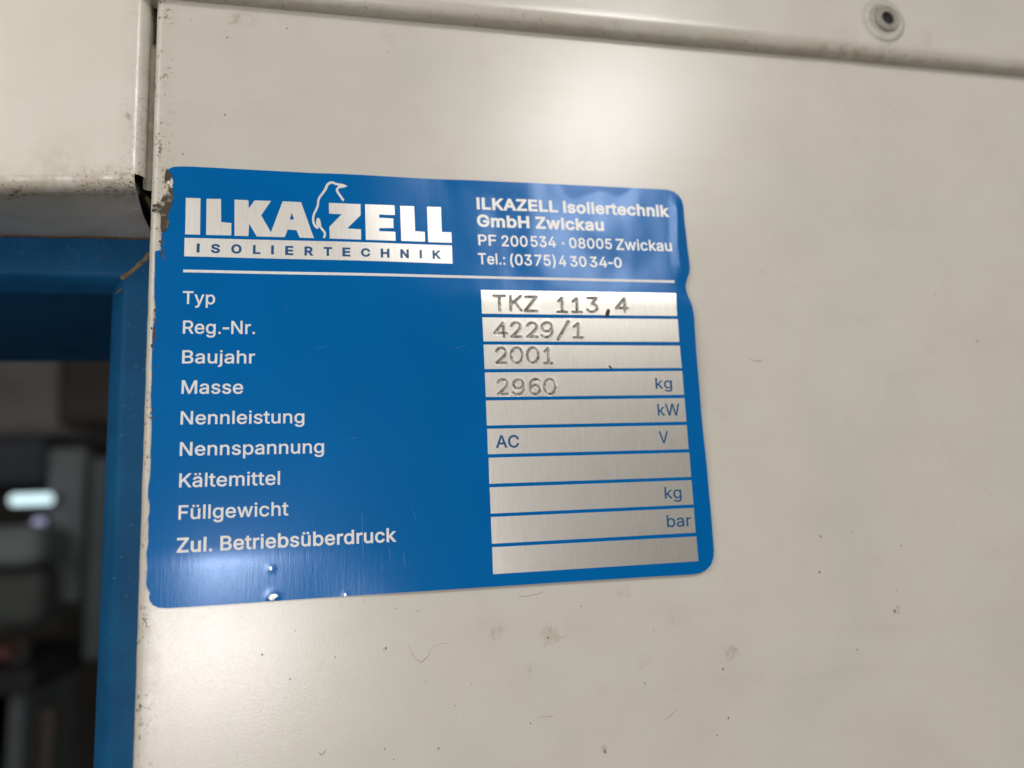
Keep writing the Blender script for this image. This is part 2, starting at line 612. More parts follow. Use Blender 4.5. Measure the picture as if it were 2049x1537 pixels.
def slope(v):
    if v < -1:
        return lerp(.028, .075, max(0.0, min(1.0, (v + 26) / 25)))
    return .075 * (1 - ss(-1, 4, v))


BOW = [0.0]
for _i in range(1, 160):
    BOW.append(BOW[-1] + 0.25 * slope(4 - (_i - .5) * 0.25))


def bow(v):
    q = max(0.0, (4 - v) / 0.25)
    i = min(int(q), 158)
    return lerp(BOW[i], BOW[i + 1], min(1.0, q - i))


def height(x, z):
    """plate face towards the viewer, metres, relative to its main plane"""
    u, v = x / MM, -z / MM
    h = 0.0
    # the upper right of the plate bows back towards the wall
    win = ss(-34, -6, u)
    h -= win * bow(v)
    h -= 0.7 * (1 - ss(-60, -8, u) * ss(54, 8, v))
    n = noise.noise((u / 13.0, v / 17.0, 4.2)) * 0.22 + noise.noise((u / 5.0, v / 9.0, 1.2)) * 0.06
    h += n * ss(8, -8, v) * ss(-30, 5, u) * ss(50, 42, u)
    h += noise.noise((u / 34.0, v / 34.0, 9.2)) * 0.08
    # lower left curls back
    q = max(0.0, v - 57.0)
    h -= (0.006 * min(q, 5.0) ** 2 + 0.06 * max(0.0, q - 5.0)) * ss(-14, -40, u)
    h -= 0.0016 * max(0.0, -60.0 - u) ** 2
    # pressed ridge beside the right edge, dent below it
    if u > 30 and v < 20:
        k_ = [i for i in range(len(RIDGE) - 1) if RIDGE[i][1] <= v <= RIDGE[i + 1][1]]
        if k_:
            a, b = RIDGE[k_[0]], RIDGE[k_[0] + 1]
            d = u - lerp(a[0], b[0], (v - a[1]) / (b[1] - a[1]))
            f_ = ss(RIDGE[0][1], RIDGE[0][1] + 5, v) * ss(RIDGE[-1][1], RIDGE[-1][1] - 4, v)
            h += f_ * (0.06 * max(0.0, min(2.2, d + 2.4)) - 0.16 * max(0.0, d) * ss(0, 0.8, d))
        d = math.hypot((u - DENT[0]) / 1.6, (v - DENT[1]) / 2.6)
        h -= 0.5 * math.exp(-d * d)
    for i, (su, sv) in enumerate(STAR[:3]):
        d = math.hypot(u - su, v - sv)
        h += (0.16, 0.10, 0.06)[i] * math.exp(-(d / (1.0, .6, .5)[i]) ** 2) * (1 + noise.noise((u * 3, v * 3, 5)))
    return max(h, -1.55) * MM


def S(px, py):
    """(x, z) of the plate face seen at a photo pixel"""
    y = 0.0
    for _ in range(4):
        p = at(px, py, y)
        y = -height(p.x, p.z)
    return (p.x, p.z)


def on(x, z, lift):
    return (x, -height(x, z) - lift, z)


plate = empty('nameplate')
tag(plate, 'blue and silver aluminium nameplate with stamped type data on the off-white panel', 'nameplate')


def densify(pts, step):
    out = []
    for i, a in enumerate(pts):
        b = pts[(i + 1) % len(pts)]
        n = max(1, int(math.hypot(b[0] - a[0], b[1] - a[1]) / step))
        out += [(lerp(a[0], b[0], k / n), lerp(a[1], b[1], k / n)) for k in range(n)]
    return out


def inside(p, poly):
    c = False
    j = len(poly) - 1
    for i in range(len(poly)):
        if (poly[i][1] > p[1]) != (poly[j][1] > p[1]) and p[0] < (poly[j][0] - poly[i][0]) * (p[1] - poly[i][1]) / (poly[j][1] - poly[i][1]) + poly[i][0]:
            c = not c
        j = i
    return c


def sheet_mesh(name, poly, step, hfun, back, mat, parent, attr=None, holes=()):
    """a thin sheet filling an outline, its face following hfun, with side walls down to y = back"""
    poly = densify(poly, step)
    xs_ = [p[0] for p in poly]
    zs_ = [p[1] for p in poly]
    pts = [Vector(p) for p in poly]
    nx, nz = int((max(xs_) - min(xs_)) / step), int((max(zs_) - min(zs_)) / step)
    near = step * 0.45
    cell = {}
    for p in poly:
        cell.setdefault((int(p[0] // step), int(p[1] // step)), []).append(p)
    for i in range(nx + 1):
        for j in range(nz + 1):
            p = (min(xs_) + (i + .5 * (j % 2)) * step, min(zs_) + j * step)
            if not inside(p, poly):
                continue
            ci, cj = int(p[0] // step), int(p[1] // step)
            if any((p[0] - q[0]) ** 2 + (p[1] - q[1]) ** 2 < near * near for a in (-1, 0, 1) for b in (-1, 0, 1) for q in cell.get((ci + a, cj + b), ())):
                continue
            pts.append(Vector(p))
    hedge = []
    for hl in holes:
        hd = densify(hl, step)
        hedge.append(hd)
    pts = pts[:len(poly)] + [p for p in pts[len(poly):] if not any(inside(p, hl) for hl in holes)]
    edges = []
    if holes:
        keep = [p for p in pts[len(poly):] if not any((p.x - q[0]) ** 2 + (p.y - q[1]) ** 2 < 1e-14 for hd in hedge for q in hd)]
        pts = pts[:len(poly)] + keep
        for hd in hedge:
            k = len(pts)
            pts += [Vector(p) for p in hd]
            edges += [(k + i, k + (i + 1) % len(hd)) for i in range(len(hd))]
    r = delaunay_2d_cdt([p * 1000 for p in pts], edges, [list(range(len(poly)))], 1, 1e-6)
    v2 = [p / 1000 for p in r[0]]
    fs = [f for f in r[2] if not any(inside((sum(v2[i].x for i in f) / len(f), sum(v2[i].y for i in f) / len(f)), hl) for hl in holes)]
    verts = [hfun(p.x, p.y) for p in v2]
    faces = [tuple(f) for f in fs]
    # side walls along the boundary
    cnt = {}
    for f in faces:
        for a, b in zip(f, f[1:] + f[:1]):
            cnt[(a, b)] = 1
    low = {}
    for (a, b) in list(cnt):
        if (b, a) not in cnt:
            for k in (a, b):
                if k not in low:
                    low[k] = len(verts)
                    verts.append((verts[k][0], back, verts[k][2]))
            faces.append((b, a, low[a], low[b]))
    at_ = {attr[0]: [attr[1](v[0], v[2]) for v in verts]} if attr else None
    o = fix_normals(mesh(name, verts, faces, parent, mat, True, at_))
    # keep the rim crisp
    bm = bmesh.new()
    bm.from_mesh(o.data)
    for e in bm.edges:
        if len(e.link_faces) == 2 and e.calc_face_angle(0) > 0.9:
            e.smooth = False
    bm.to_mesh(o.data)
    bm.free()
    return o


OUT = [(346, 334), (363, 333), (387, 333.5), (500, 339.5), (632.8, 346.5), (780, 353.5), (940, 360.5), (1080, 367), (1216, 373.7), (1300, 377.8), (1338, 380), (1349, 384), (1358, 391),
       (1364, 400), (1367.5, 412), (1369.5, 440), (1373, 470), (1376, 499), (1379.5, 525), (1380.5, 538), (1378.5, 549), (1374.5, 560), (1372, 572), (1374, 585), (1379, 597), (1385, 612),
       (1389, 634), (1393, 700), (1399, 770), (1404.5, 840), (1414, 929), (1423, 1030), (1428.5, 1100), (1427.5, 1117), (1422.5, 1131), (1413, 1141), (1400, 1147), (1384, 1149.5), (1295, 1154.5),
       (1143, 1163.8), (988, 1174), (840, 1183.5), (695, 1192.7), (560, 1202), (419, 1212), (337.6, 1217), (318, 1216.4), (306, 1211), (300, 1203), (298, 1196), (300, 1186), (295, 1178), (292, 1170), (294.7, 1134), (293, 1106),
       (297, 1085), (296.3, 1068), (297.4, 1052.8), (296, 1036.5), (298.8, 1026.8), (299.5, 1010.5), (296, 994), (297, 972), (300, 955), (301, 940), (301.8, 922.7), (301, 905), (302.2, 890), (303.4, 854), (303, 818), (301.6, 792), (303.6, 760),
       (303.5, 729), (304.6, 690), (304.4, 675), (306.4, 652), (311, 635), (311.5, 618), (308.7, 595), (309.5, 549), (310, 503), (321.6, 500), (323, 463), (321.6, 457), (323, 434), (320, 417),
       (327, 394), (331, 377), (331, 351), (333.5, 340)]
OUTP = [S(*p) for p in OUT]

ROWS = [[(962.4, 580.3), (1352.4, 586.8), (1354.8, 632.5), (964.4, 627.8)], [(965.1, 635.2), (1356, 638.6), (1359.2, 684.4), (967.3, 683.2)],
        [(967.6, 689.8), (1360.2, 691.8), (1364.1, 736.4), (969.8, 738.6)], [(970, 745.5), (1365.1, 742.5), (1368.7, 790.1), (972.2, 794.7)],
        [(972.2, 801.6), (1369.5, 796.7), (1373.4, 843.8), (974.2, 851.6)], [(974.8, 858.3), (1374, 850.7), (1377.8, 898.9), (976.3, 909)],
        [(977.6, 916.1), (1379, 905.5), (1382.9, 954.2), (979.1, 968.2)], [(979.8, 975.3), (1383.6, 960.8), (1387.5, 1009.5), (981.9, 1027.8)],
        [(982.1, 1034.7), (1388.2, 1016.4), (1391.8, 1065.9), (984.2, 1088.2)], [(984.7, 1095.1), (1393.3, 1073.5), (1397.6, 1123), (986.7, 1149.1)]]
FIELDS = [[S(*p) for p in r] for r in ROWS]


def shrunk(f, m):
    cx_, cz_ = sum(p[0] for p in f) / 4, sum(p[1] for p in f) / 4
    out = []
    for p in f:
        out.append((p[0] + (m if p[0] < cx_ else -m), p[1] + (m if p[1] < cz_ else -m)))
    return out


# the four stamped fields are deeper than the print: the sheet is open behind them
sheet_mesh('sheet', OUTP, 0.62 * MM, lambda x, z: on(x, z, 0.0), P0 + 0.1 * MM, M_ENAMEL, plate, None, [shrunk(f, 0.14 * MM) for f in FIELDS[:4]])

# bare metal where the print has been scraped off the edge
SCR = [(334, 338.6), (343, 348.6), (346.5, 363), (345.3, 377), (347, 390), (346, 403), (340, 420), (338.7, 434.5), (337.3, 451.7), (331.6, 463), (323, 464), (321, 457), (322, 434), (318.5, 425),
       (312, 418), (304, 422), (306, 410), (318, 407), (326, 394), (330, 377), (330, 351), (332.5, 340)]
SCP = [S(*p) for p in SCR]


def scr_h(x, z):
    u, v = x / MM, z / MM
    return on(x, z, (0.10 + 0.16 * noise.noise((u * 0.9, v * 0.9, 2)) + 0.10 * noise.noise((u * 2.2, v * 2.2, 6))) * MM)


_zc = S(335, 385)[1]
sc_o = sheet_mesh('scraped_edge', SCP, 0.22 * MM, scr_h, P0, M_SCRAPE, plate, ('grime_shade', lambda x, z: ss(_zc + 1.0 * MM, _zc - 1.5 * MM, z) * min(1.0, max(0.0, 0.95 + 0.9 * noise.noise((x / MM * .8, z / MM * .8, 0))))))
tag(sc_o, 'bare scraped metal with dark grime at the plate\'s left edge')
bm = bmesh.new()
for i in range(90):
    t = random.random() ** 0.8
    y = random.choice((lerp(620, 840, t), lerp(620, 700, t), lerp(450, 520, t)))
    x0 = (305 if y > 530 else 318) + (830 - y) * 0.02
    c = S(x0 + random.gauss(0, 2.2), y)
    rr = random.uniform(0.6, 2.6) / 7.9 * MM
    ring = []
    for k in range(7):
        a = k / 7 * 2 * math.pi
        w = random.uniform(.6, 1.3)
        ring.append(bm.verts.new(on(c[0] + math.cos(a) * rr * w * 0.6, c[1] + math.sin(a) * rr * w * 1.5, 0.0)))
    top = bm.verts.new(on(c[0], c[1], 0.10 * MM))
    for k in range(7):
        bm.faces.new((ring[k], ring[(k + 1) % 7], top))
me = bpy.data.meshes.new('edge_grime')
bm.to_mesh(me)
bm.free()
link('edge_grime', me, plate, M_RUST)


# ---------------------------------------------------------------- flat printed shapes
def flat_poly(bm, loops, lift, thick=0.03 * MM, step=1.0 * MM):
    """loops of plate points (outer, holes): a thin raised print following the plate"""
    loops = [densify(l, step) for l in loops]
    pts, edges = [], []
    for l in loops:
        k = len(pts)
        pts += [Vector(q) * 1000 for q in l]
        edges += [(k + i, k + (i + 1) % len(l)) for i in range(len(l))]
    o = loops[0]
    x0, x1, z0, z1 = min(q[0] for q in o), max(q[0] for q in o), min(q[1] for q in o), max(q[1] for q in o)
    for i in range(1, int((x1 - x0) / step) + 1):
        for j in range(1, int((z1 - z0) / step) + 1):
            q = (x0 + i * step, z0 + j * step)
            if inside(q, o) and min((q[0] - r[0]) ** 2 + (q[1] - r[1]) ** 2 for l in loops for r in l) > (step * .4) ** 2:
                pts.append(Vector(q) * 1000)
    r = delaunay_2d_cdt(pts, edges, [], 0, 1e-5)
    vs = [(v.x / 1000, v.y / 1000) for v in r[0]]
    vt = [bm.verts.new(on(v[0], v[1], lift + thick)) for v in vs]
    cnt = set()
    for f in r[2]:
        c = (sum(vs[i][0] for i in f) / 3, sum(vs[i][1] for i in f) / 3)
        if inside(c, o) and not any(inside(c, h) for h in loops[1:]):
            a, b, d = (vs[i] for i in f)
            ar = ((b[0] - a[0]) * (d[1] - a[1]) - (b[1] - a[1]) * (d[0] - a[0])) / MM ** 2
            if abs(ar) < 0.004:
                continue
            if ar < 0:
                f = f[::-1]
            fc = bm.faces.new([vt[i] for i in f])
            fc.smooth = True
            for a, b in zip(f, f[1:] + f[:1]):
                cnt.add((a, b))
    rim = {}
    for a, b in cnt:
        if (b, a) not in cnt:
            for k in (a, b):
                if k not in rim:
                    c = vt[k].co
                    rim[k] = (bm.verts.new(c), bm.verts.new((c.x, c.y + thick + 0.01 * MM, c.z)))
            bm.faces.new((rim[b][0], rim[a][0], rim[a][1], rim[b][1]))
    for v in vt:
        if not v.link_faces:
            bm.verts.remove(v)


def finish(bm, name, mat, parent, recalc=True):
    if recalc:
        bmesh.ops.recalc_face_normals(bm, faces=bm.faces)
    me = bpy.data.meshes.new(name)
    bm.to_mesh(me)
    bm.free()
    return link(name, me, parent, mat)


# lettering: grotesque letter outlines (advance width, loops; cap height 509)
GLYPHS = {                       # character code: (advance, loops of x, y, x, y ...)
    40: (273, ((89, 207, 92, 264, 101, 324, 114, 384, 132, 441, 153, 494, 177, 539, 236, 539, 212, 485, 191, 428, 174, 370, 161, 313, 154, 258, 151, 207, 153, 161, 160, 115, 172, 67, 188, 16, 210, -38, 236, -96, 177, -96, 150, -47, 128, 4, 111, 55, 99, 106, 92, 156),)),
    41: (273, ((37, -96, 64, -37, 86, 18, 102, 68, 113, 116, 120, 162, 122, 207, 119, 258, 112, 313, 99, 370, 82, 428, 62, 485, 37, 539, 97, 539, 120, 494, 142, 441, 159, 384, 173, 323, 181, 264, 184, 207, 182, 156, 174, 104, 161, 53, 144, 2, 123, -47, 97, -96),)),
    45: (453, ((337, 244, 337, 188, 114, 188, 114, 244),)),
    46: (188, ((95, -4, 78, -1, 63, 9, 53, 24, 50, 41, 53, 59, 63, 73, 78, 83, 95, 87, 113, 83, 128, 73, 138, 59, 141, 41, 138, 24, 128, 9, 113, -1),)),
    48: (453, ((227, -7, 191, -4, 159, 7, 130, 24, 105, 48, 85, 77, 69, 113, 57, 155, 50, 202, 48, 254, 50, 306, 57, 353, 69, 395, 85, 431, 106, 461, 130, 484, 159, 502, 191, 512, 227, 516, 262, 512, 294, 502, 323, 484, 348, 461, 368, 431, 384, 395, 396, 353, 403, 306, 405, 254, 403, 202, 396, 155, 384, 113, 368, 77, 348, 48, 323, 24, 295, 7, 263, -4), (227, 50, 251, 53, 272, 61, 290, 74, 306, 92, 320, 116, 330, 144, 340, 194, 344, 254, 340, 314, 330, 365, 320, 393, 306, 416, 290, 435, 272, 449, 251, 457, 227, 460, 203, 457, 182, 449, 163, 435, 147, 416, 134, 393, 123, 365, 113, 314, 109, 254, 113, 194, 123, 144, 134, 116, 147, 92, 163, 74, 182, 61, 203, 53),)),
    50: (453, ((64, 0, 64, 47, 234, 229, 282, 282, 299, 305, 311, 327, 318, 349, 320, 371, 317, 397, 308, 419, 293, 436, 273, 449, 250, 457, 224, 460, 196, 457, 172, 447, 153, 433, 139, 413, 130, 390, 127, 362, 66, 362, 68, 391, 75, 418, 86, 442, 102, 463, 121, 481, 143, 496, 168, 507, 195, 514, 225, 516, 254, 514, 281, 507, 306, 497, 328, 483, 346, 465, 361, 445, 372, 423, 379, 398, 381, 372, 379, 345, 371, 318, 357, 290, 336, 259, 306, 223, 267, 180, 153, 60, 153, 57, 389, 57, 389, 0),)),
    51: (453, ((218, -7, 188, -5, 159, 1, 133, 10, 109, 23, 88, 38, 70, 57, 57, 79, 48, 104, 44, 132, 109, 132, 115, 107, 126, 87, 143, 71, 165, 59, 190, 52, 219, 50, 248, 52, 275, 61, 298, 74, 315, 93, 325, 116, 329, 145, 326, 172, 316, 196, 299, 217, 275, 234, 242, 244, 201, 248, 157, 248, 157, 299, 288, 448, 288, 452, 70, 452, 70, 509, 372, 509, 372, 461, 211, 278, 211, 289, 247, 290, 279, 286, 308, 276, 333, 262, 354, 244, 371, 222, 383, 198, 391, 172, 393, 145, 390, 116, 383, 90, 370, 66, 353, 45, 333, 27, 309, 12, 281, 2, 251, -5),)),
    52: (453, ((40, 105, 40, 158, 247, 509, 311, 509, 109, 166, 109, 163, 413, 163, 413, 105), (282, 0, 282, 121, 282, 146, 282, 318, 343, 318, 343, 0),)),
    53: (453, ((221, -7, 192, -5, 165, 1, 140, 11, 118, 24, 99, 41, 83, 60, 71, 82, 63, 105, 60, 130, 122, 130, 127, 108, 138, 89, 154, 73, 173, 60, 196, 52, 221, 50, 250, 54, 276, 64, 298, 81, 314, 104, 324, 132, 328, 162, 324, 193, 314, 221, 297, 244, 275, 262, 248, 273, 218, 277, 192, 275, 167, 268, 145, 258, 128, 246, 67, 253, 96, 509, 366, 509, 366, 452, 151, 452, 134, 301, 136, 301, 155, 314, 178, 325, 203, 332, 229, 334, 263, 330, 294, 321, 321, 306, 345, 285, 364, 260, 379, 231, 388, 198, 391, 163, 389, 131, 381, 102, 369, 76, 352, 52, 332, 32, 309, 15, 282, 3, 253, -4),)),
    55: (453, ((97, 0, 323, 448, 323, 452, 62, 452, 62, 509, 391, 509, 391, 449, 165, 0),)),
    56: (453, ((226, -7, 193, -5, 163, 1, 136, 11, 111, 25, 91, 42, 74, 62, 62, 84, 54, 109, 52, 135, 55, 166, 65, 195, 81, 220, 101, 241, 125, 256, 153, 265, 153, 267, 130, 276, 110, 289, 93, 308, 80, 330, 73, 354, 70, 380, 72, 405, 79, 428, 90, 450, 105, 469, 124, 485, 146, 498, 170, 508, 197, 514, 226, 516, 255, 514, 282, 508, 306, 498, 328, 485, 346, 469, 361, 450, 373, 428, 380, 405, 382, 380, 379, 354, 372, 330, 359, 308, 343, 289, 323, 276, 300, 267, 300, 265, 327, 256, 351, 241, 371, 220, 387, 195, 397, 166, 401, 135, 398, 109, 391, 84, 378, 62, 362, 42, 341, 25, 317, 11, 289, 1, 259, -5), (226, 49, 258, 52, 285, 60, 307, 74, 323, 91, 333, 114, 337, 139, 333, 166, 322, 189, 306, 208, 283, 223, 256, 232, 226, 235, 196, 232, 169, 223, 146, 208, 130, 189, 119, 166, 115, 139, 119, 114, 129, 91, 145, 74, 167, 60, 195, 52), (226, 290, 252, 292, 274, 300, 293, 313, 307, 330, 316, 351, 319, 376, 316, 400, 308, 420, 294, 437, 275, 449, 252, 457, 226, 460, 200, 457, 177, 449, 158, 437, 145, 420, 136, 400, 133, 376, 136, 351, 145, 330, 158, 313, 178, 300, 200, 292),)),
    58: (188, ((95, -4, 78, -1, 63, 9, 53, 24, 50, 41, 53, 59, 63, 73, 78, 83, 95, 87, 113, 83, 128, 73, 138, 59, 141, 41, 138, 24, 128, 9, 113, -1), (95, 271, 78, 274, 63, 284, 53, 299, 50, 316, 53, 334, 63, 349, 78, 358, 95, 362, 113, 358, 128, 349, 138, 334, 141, 316, 138, 299, 128, 284, 113, 274),)),
    65: (480, ((16, 0, 201, 509, 276, 509, 463, 0, 395, 0, 287, 302, 264, 372, 232, 478, 245, 478, 213, 371, 191, 302, 85, 0), (110, 142, 110, 199, 370, 199, 370, 142),)),
    66: (456, ((60, 0, 60, 509, 241, 509, 274, 507, 304, 501, 329, 491, 350, 477, 367, 461, 381, 442, 390, 421, 396, 398, 398, 374, 395, 344, 387, 320, 373, 301, 356, 286, 337, 275, 315, 267, 315, 262, 339, 257, 363, 245, 385, 227, 402, 203, 411, 184, 416, 161, 418, 136, 416, 111, 410, 88, 400, 67, 386, 48, 367, 31, 344, 18, 317, 8, 284, 2, 247, 0), (125, 57, 245, 57, 281, 60, 309, 67, 330, 80, 344, 96, 352, 115, 355, 137, 352, 162, 342, 184, 327, 203, 306, 218, 280, 228, 248, 231, 125, 231), (125, 285, 238, 285, 264, 288, 288, 296, 308, 309, 323, 326, 333, 348, 336, 372, 333, 394, 326, 413, 313, 429, 294, 442, 270, 449, 240, 452, 125, 452),)),
    67: (510, ((267, -7, 225, -3, 186, 7, 150, 25, 118, 49, 92, 79, 70, 115, 53, 157, 43, 203, 40, 254, 43, 305, 53, 352, 70, 393, 92, 429, 118, 459, 150, 484, 186, 502, 225, 512, 267, 516, 305, 513, 340, 504, 373, 490, 402, 471, 427, 447, 448, 418, 463, 385, 473, 348, 408, 348, 400, 373, 389, 395, 375, 413, 357, 428, 338, 440, 315, 449, 292, 454, 267, 456, 237, 453, 209, 445, 184, 432, 161, 414, 141, 392, 125, 364, 113, 332, 106, 295, 103, 254, 106, 213, 113, 177, 125, 145, 141, 117, 161, 94, 184, 76, 210, 63, 237, 56, 267, 53, 292, 55, 315, 60, 338, 69, 357, 81, 375, 96, 389, 114, 400, 136, 408, 160, 473, 160, 464, 124, 448, 91, 428, 62, 402, 38, 373, 18, 341, 5, 305, -4),)),
    69: (419, ((60, 0, 60, 509, 372, 509, 372, 452, 125, 452, 125, 286, 355, 286, 355, 229, 125, 229, 125, 57, 375, 57, 375, 0),)),
    70: (410, ((60, 0, 60, 509, 369, 509, 369, 452, 125, 452, 125, 278, 346, 278, 346, 221, 125, 221, 125, 0),)),
    71: (520, ((269, -7, 225, -3, 185, 7, 149, 25, 117, 49, 91, 80, 69, 116, 53, 157, 43, 203, 40, 254, 43, 305, 53, 352, 69, 393, 91, 429, 117, 459, 149, 484, 184, 502, 223, 512, 265, 516, 304, 513, 340, 504, 374, 489, 403, 469, 429, 445, 449, 416, 464, 384, 474, 349, 408, 349, 399, 372, 387, 393, 373, 411, 356, 427, 337, 439, 315, 448, 291, 454, 265, 456, 236, 453, 209, 445, 183, 432, 160, 414, 141, 392, 125, 364, 113, 332, 106, 295, 103, 254, 106, 213, 113, 177, 125, 145, 141, 117, 161, 94, 184, 76, 210, 63, 238, 56, 269, 53, 296, 55, 322, 61, 345, 71, 365, 85, 382, 102, 396, 123, 407, 147, 413, 173, 415, 202, 434, 199, 283, 199, 283, 256, 478, 256, 478, 200, 475, 160, 466, 124, 451, 91, 431, 62, 406, 38, 377, 19, 344, 5, 308, -4),)),
    72: (517, ((60, 0, 60, 509, 125, 509, 125, 289, 392, 289, 392, 509, 457, 509, 457, 0, 392, 0, 392, 232, 125, 232, 125, 0),)),
    73: (181, ((60, 0, 60, 509, 121, 509, 121, 0),)),
    75: (467, ((104, 145, 104, 216, 139, 261, 174, 303, 212, 344, 364, 509, 448, 509, 231, 276, 228, 276), (60, 0, 60, 509, 125, 509, 125, 334, 124, 225, 125, 193, 125, 0), (372, 0, 188, 259, 228, 309, 449, 0),)),
    76: (393, ((60, 0, 60, 509, 125, 509, 125, 57, 361, 57, 361, 0),)),
    77: (628, ((60, 0, 60, 509, 152, 509, 277, 187, 287, 159, 299, 123, 311, 84, 322, 49, 307, 49, 318, 83, 330, 121, 342, 158, 352, 187, 476, 509, 568, 509, 568, 0, 504, 0, 504, 291, 504, 327, 505, 369, 506, 413, 507, 457, 513, 457, 498, 409, 482, 363, 467, 322, 456, 291, 342, 0, 286, 0, 170, 291, 159, 321, 145, 361, 129, 408, 112, 457, 119, 457, 120, 416, 121, 372, 122, 328, 122, 291, 122, 0),)),
    78: (523, ((60, 0, 60, 509, 136, 509, 343, 183, 363, 151, 388, 107, 414, 55, 405, 54, 401, 108, 399, 157, 399, 195, 399, 509, 463, 509, 463, 0, 387, 0, 202, 290, 177, 331, 148, 381, 108, 452, 119, 454, 122, 384, 124, 328, 125, 291, 125, 0),)),
    79: (533, ((267, -7, 225, -3, 186, 7, 150, 25, 119, 49, 92, 79, 70, 115, 53, 157, 43, 203, 40, 254, 43, 305, 53, 352, 70, 393, 92, 429, 119, 459, 150, 484, 186, 502, 225, 512, 267, 516, 309, 512, 348, 502, 384, 484, 415, 459, 442, 429, 464, 393, 480, 352, 490, 305, 493, 254, 490, 203, 480, 157, 464, 115, 442, 79, 415, 49, 384, 25, 348, 7, 309, -3), (267, 53, 296, 56, 324, 63, 349, 76, 372, 94, 392, 116, 408, 144, 420, 176, 428, 213, 430, 254, 428, 296, 420, 333, 408, 365, 392, 392, 372, 415, 349, 433, 324, 446, 296, 453, 267, 456, 237, 453, 210, 446, 184, 433, 161, 415, 141, 392, 125, 364, 113, 332, 106, 295, 103, 254, 106, 213, 113, 176, 125, 144, 141, 117, 161, 94, 184, 76, 210, 63, 237, 56),)),
    80: (445, ((60, 0, 60, 509, 235, 509, 272, 507, 304, 499, 332, 487, 356, 471, 375, 452, 390, 430, 400, 404, 407, 377, 409, 348, 407, 318, 400, 291, 390, 265, 375, 243, 356, 223, 332, 207, 304, 195, 272, 188, 235, 186, 109, 186, 109, 242, 233, 242, 269, 246, 297, 256, 318, 272, 333, 294, 342, 320, 344, 348, 342, 376, 333, 402, 318, 423, 297, 439, 268, 449, 232, 452, 125, 452, 125, 0),)),
    82: (449, ((60, 0, 60, 509, 236, 509, 273, 507, 305, 500, 333, 489, 357, 474, 376, 455, 390, 433, 401, 408, 407, 381, 409, 352, 407, 323, 401, 296, 390, 271, 376, 250, 357, 232, 333, 217, 305, 206, 273, 200, 236, 198, 96, 198, 96, 255, 234, 255, 269, 258, 298, 267, 319, 281, 334, 300, 342, 324, 345, 352, 342, 380, 334, 405, 319, 425, 298, 440, 269, 449, 233, 452, 125, 452, 125, 0), (353, 0, 230, 229, 303, 229, 428, 0),)),
    83: (447, ((224, -9, 189, -7, 157, -1, 128, 9, 102, 23, 81, 40, 64, 60, 51, 83, 42, 109, 38, 137, 104, 137, 110, 110, 123, 88, 142, 71, 166, 59, 194, 51, 224, 49, 257, 52, 286, 60, 310, 74, 329, 92, 338, 106, 344, 122, 346, 139, 342, 161, 332, 179, 316, 193, 296, 205, 245, 222, 184, 239, 145, 253, 112, 269, 86, 289, 67, 313, 56, 341, 52, 372, 55, 400, 62, 425, 75, 448, 92, 468, 113, 484, 138, 498, 165, 508, 195, 514, 227, 516, 259, 514, 289, 508, 316, 498, 340, 484, 360, 468, 377, 449, 390, 427, 398, 403, 401, 378, 337, 378, 332, 401, 320, 421, 302, 437, 280, 449, 254, 456, 225, 459, 194, 456, 167, 448, 145, 435, 129, 418, 119, 398, 115, 376, 117, 359, 122, 345, 131, 334, 148, 319, 169, 308, 212, 293, 264, 279, 312, 264, 336, 252, 359, 238, 378, 220, 395, 198, 405, 171, 408, 139, 406, 112, 398, 87, 386, 64, 370, 43, 349, 25, 323, 11, 294, 0, 261, -7),)),
    84: (449, ((32, 452, 32, 509, 417, 509, 417, 452, 257, 452, 257, 0, 193, 0, 193, 452),)),
    86: (480, ((204, 0, 16, 509, 84, 509, 192, 206, 215, 137, 248, 31, 235, 31, 267, 138, 290, 206, 395, 509, 463, 509, 278, 0),)),
    87: (686, ((155, 0, 16, 509, 82, 509, 163, 196, 175, 145, 187, 94, 197, 40, 189, 40, 200, 94, 211, 145, 224, 196, 306, 509, 380, 509, 462, 196, 474, 145, 486, 94, 497, 40, 488, 40, 499, 94, 510, 145, 523, 196, 603, 509, 670, 509, 530, 0, 455, 0, 368, 323, 351, 391, 336, 475, 350, 475, 335, 395, 318, 323, 230, 0),)),
    90: (438, ((42, 0, 42, 46, 273, 385, 306, 431, 341, 476, 348, 454, 285, 452, 223, 452, 40, 452, 40, 509, 397, 509, 397, 462, 169, 129, 134, 81, 97, 33, 90, 54, 152, 57, 214, 57, 399, 57, 399, 0),)),
    97: (389, ((160, -9, 126, -5, 94, 5, 76, 15, 61, 29, 48, 45, 38, 63, 32, 84, 30, 108, 34, 138, 43, 161, 58, 179, 78, 193, 100, 204, 125, 211, 178, 220, 234, 227, 252, 230, 265, 235, 273, 243, 276, 255, 276, 257, 274, 278, 267, 297, 256, 311, 240, 322, 220, 329, 196, 331, 171, 329, 149, 322, 132, 313, 118, 301, 108, 288, 100, 274, 41, 291, 51, 312, 64, 331, 79, 346, 104, 364, 133, 375, 163, 382, 194, 384, 216, 383, 239, 379, 263, 372, 286, 360, 306, 343, 322, 320, 330, 301, 335, 278, 337, 251, 337, 0, 277, 0, 277, 52, 272, 52, 264, 38, 252, 25, 236, 12, 215, 1, 190, -6), (170, 45, 202, 49, 228, 59, 248, 74, 263, 93, 272, 115, 276, 138, 276, 190, 270, 186, 259, 182, 231, 176, 200, 171, 175, 168, 134, 159, 117, 150, 103, 139, 95, 124, 92, 105, 94, 87, 102, 72, 114, 60, 130, 52, 149, 47),)),
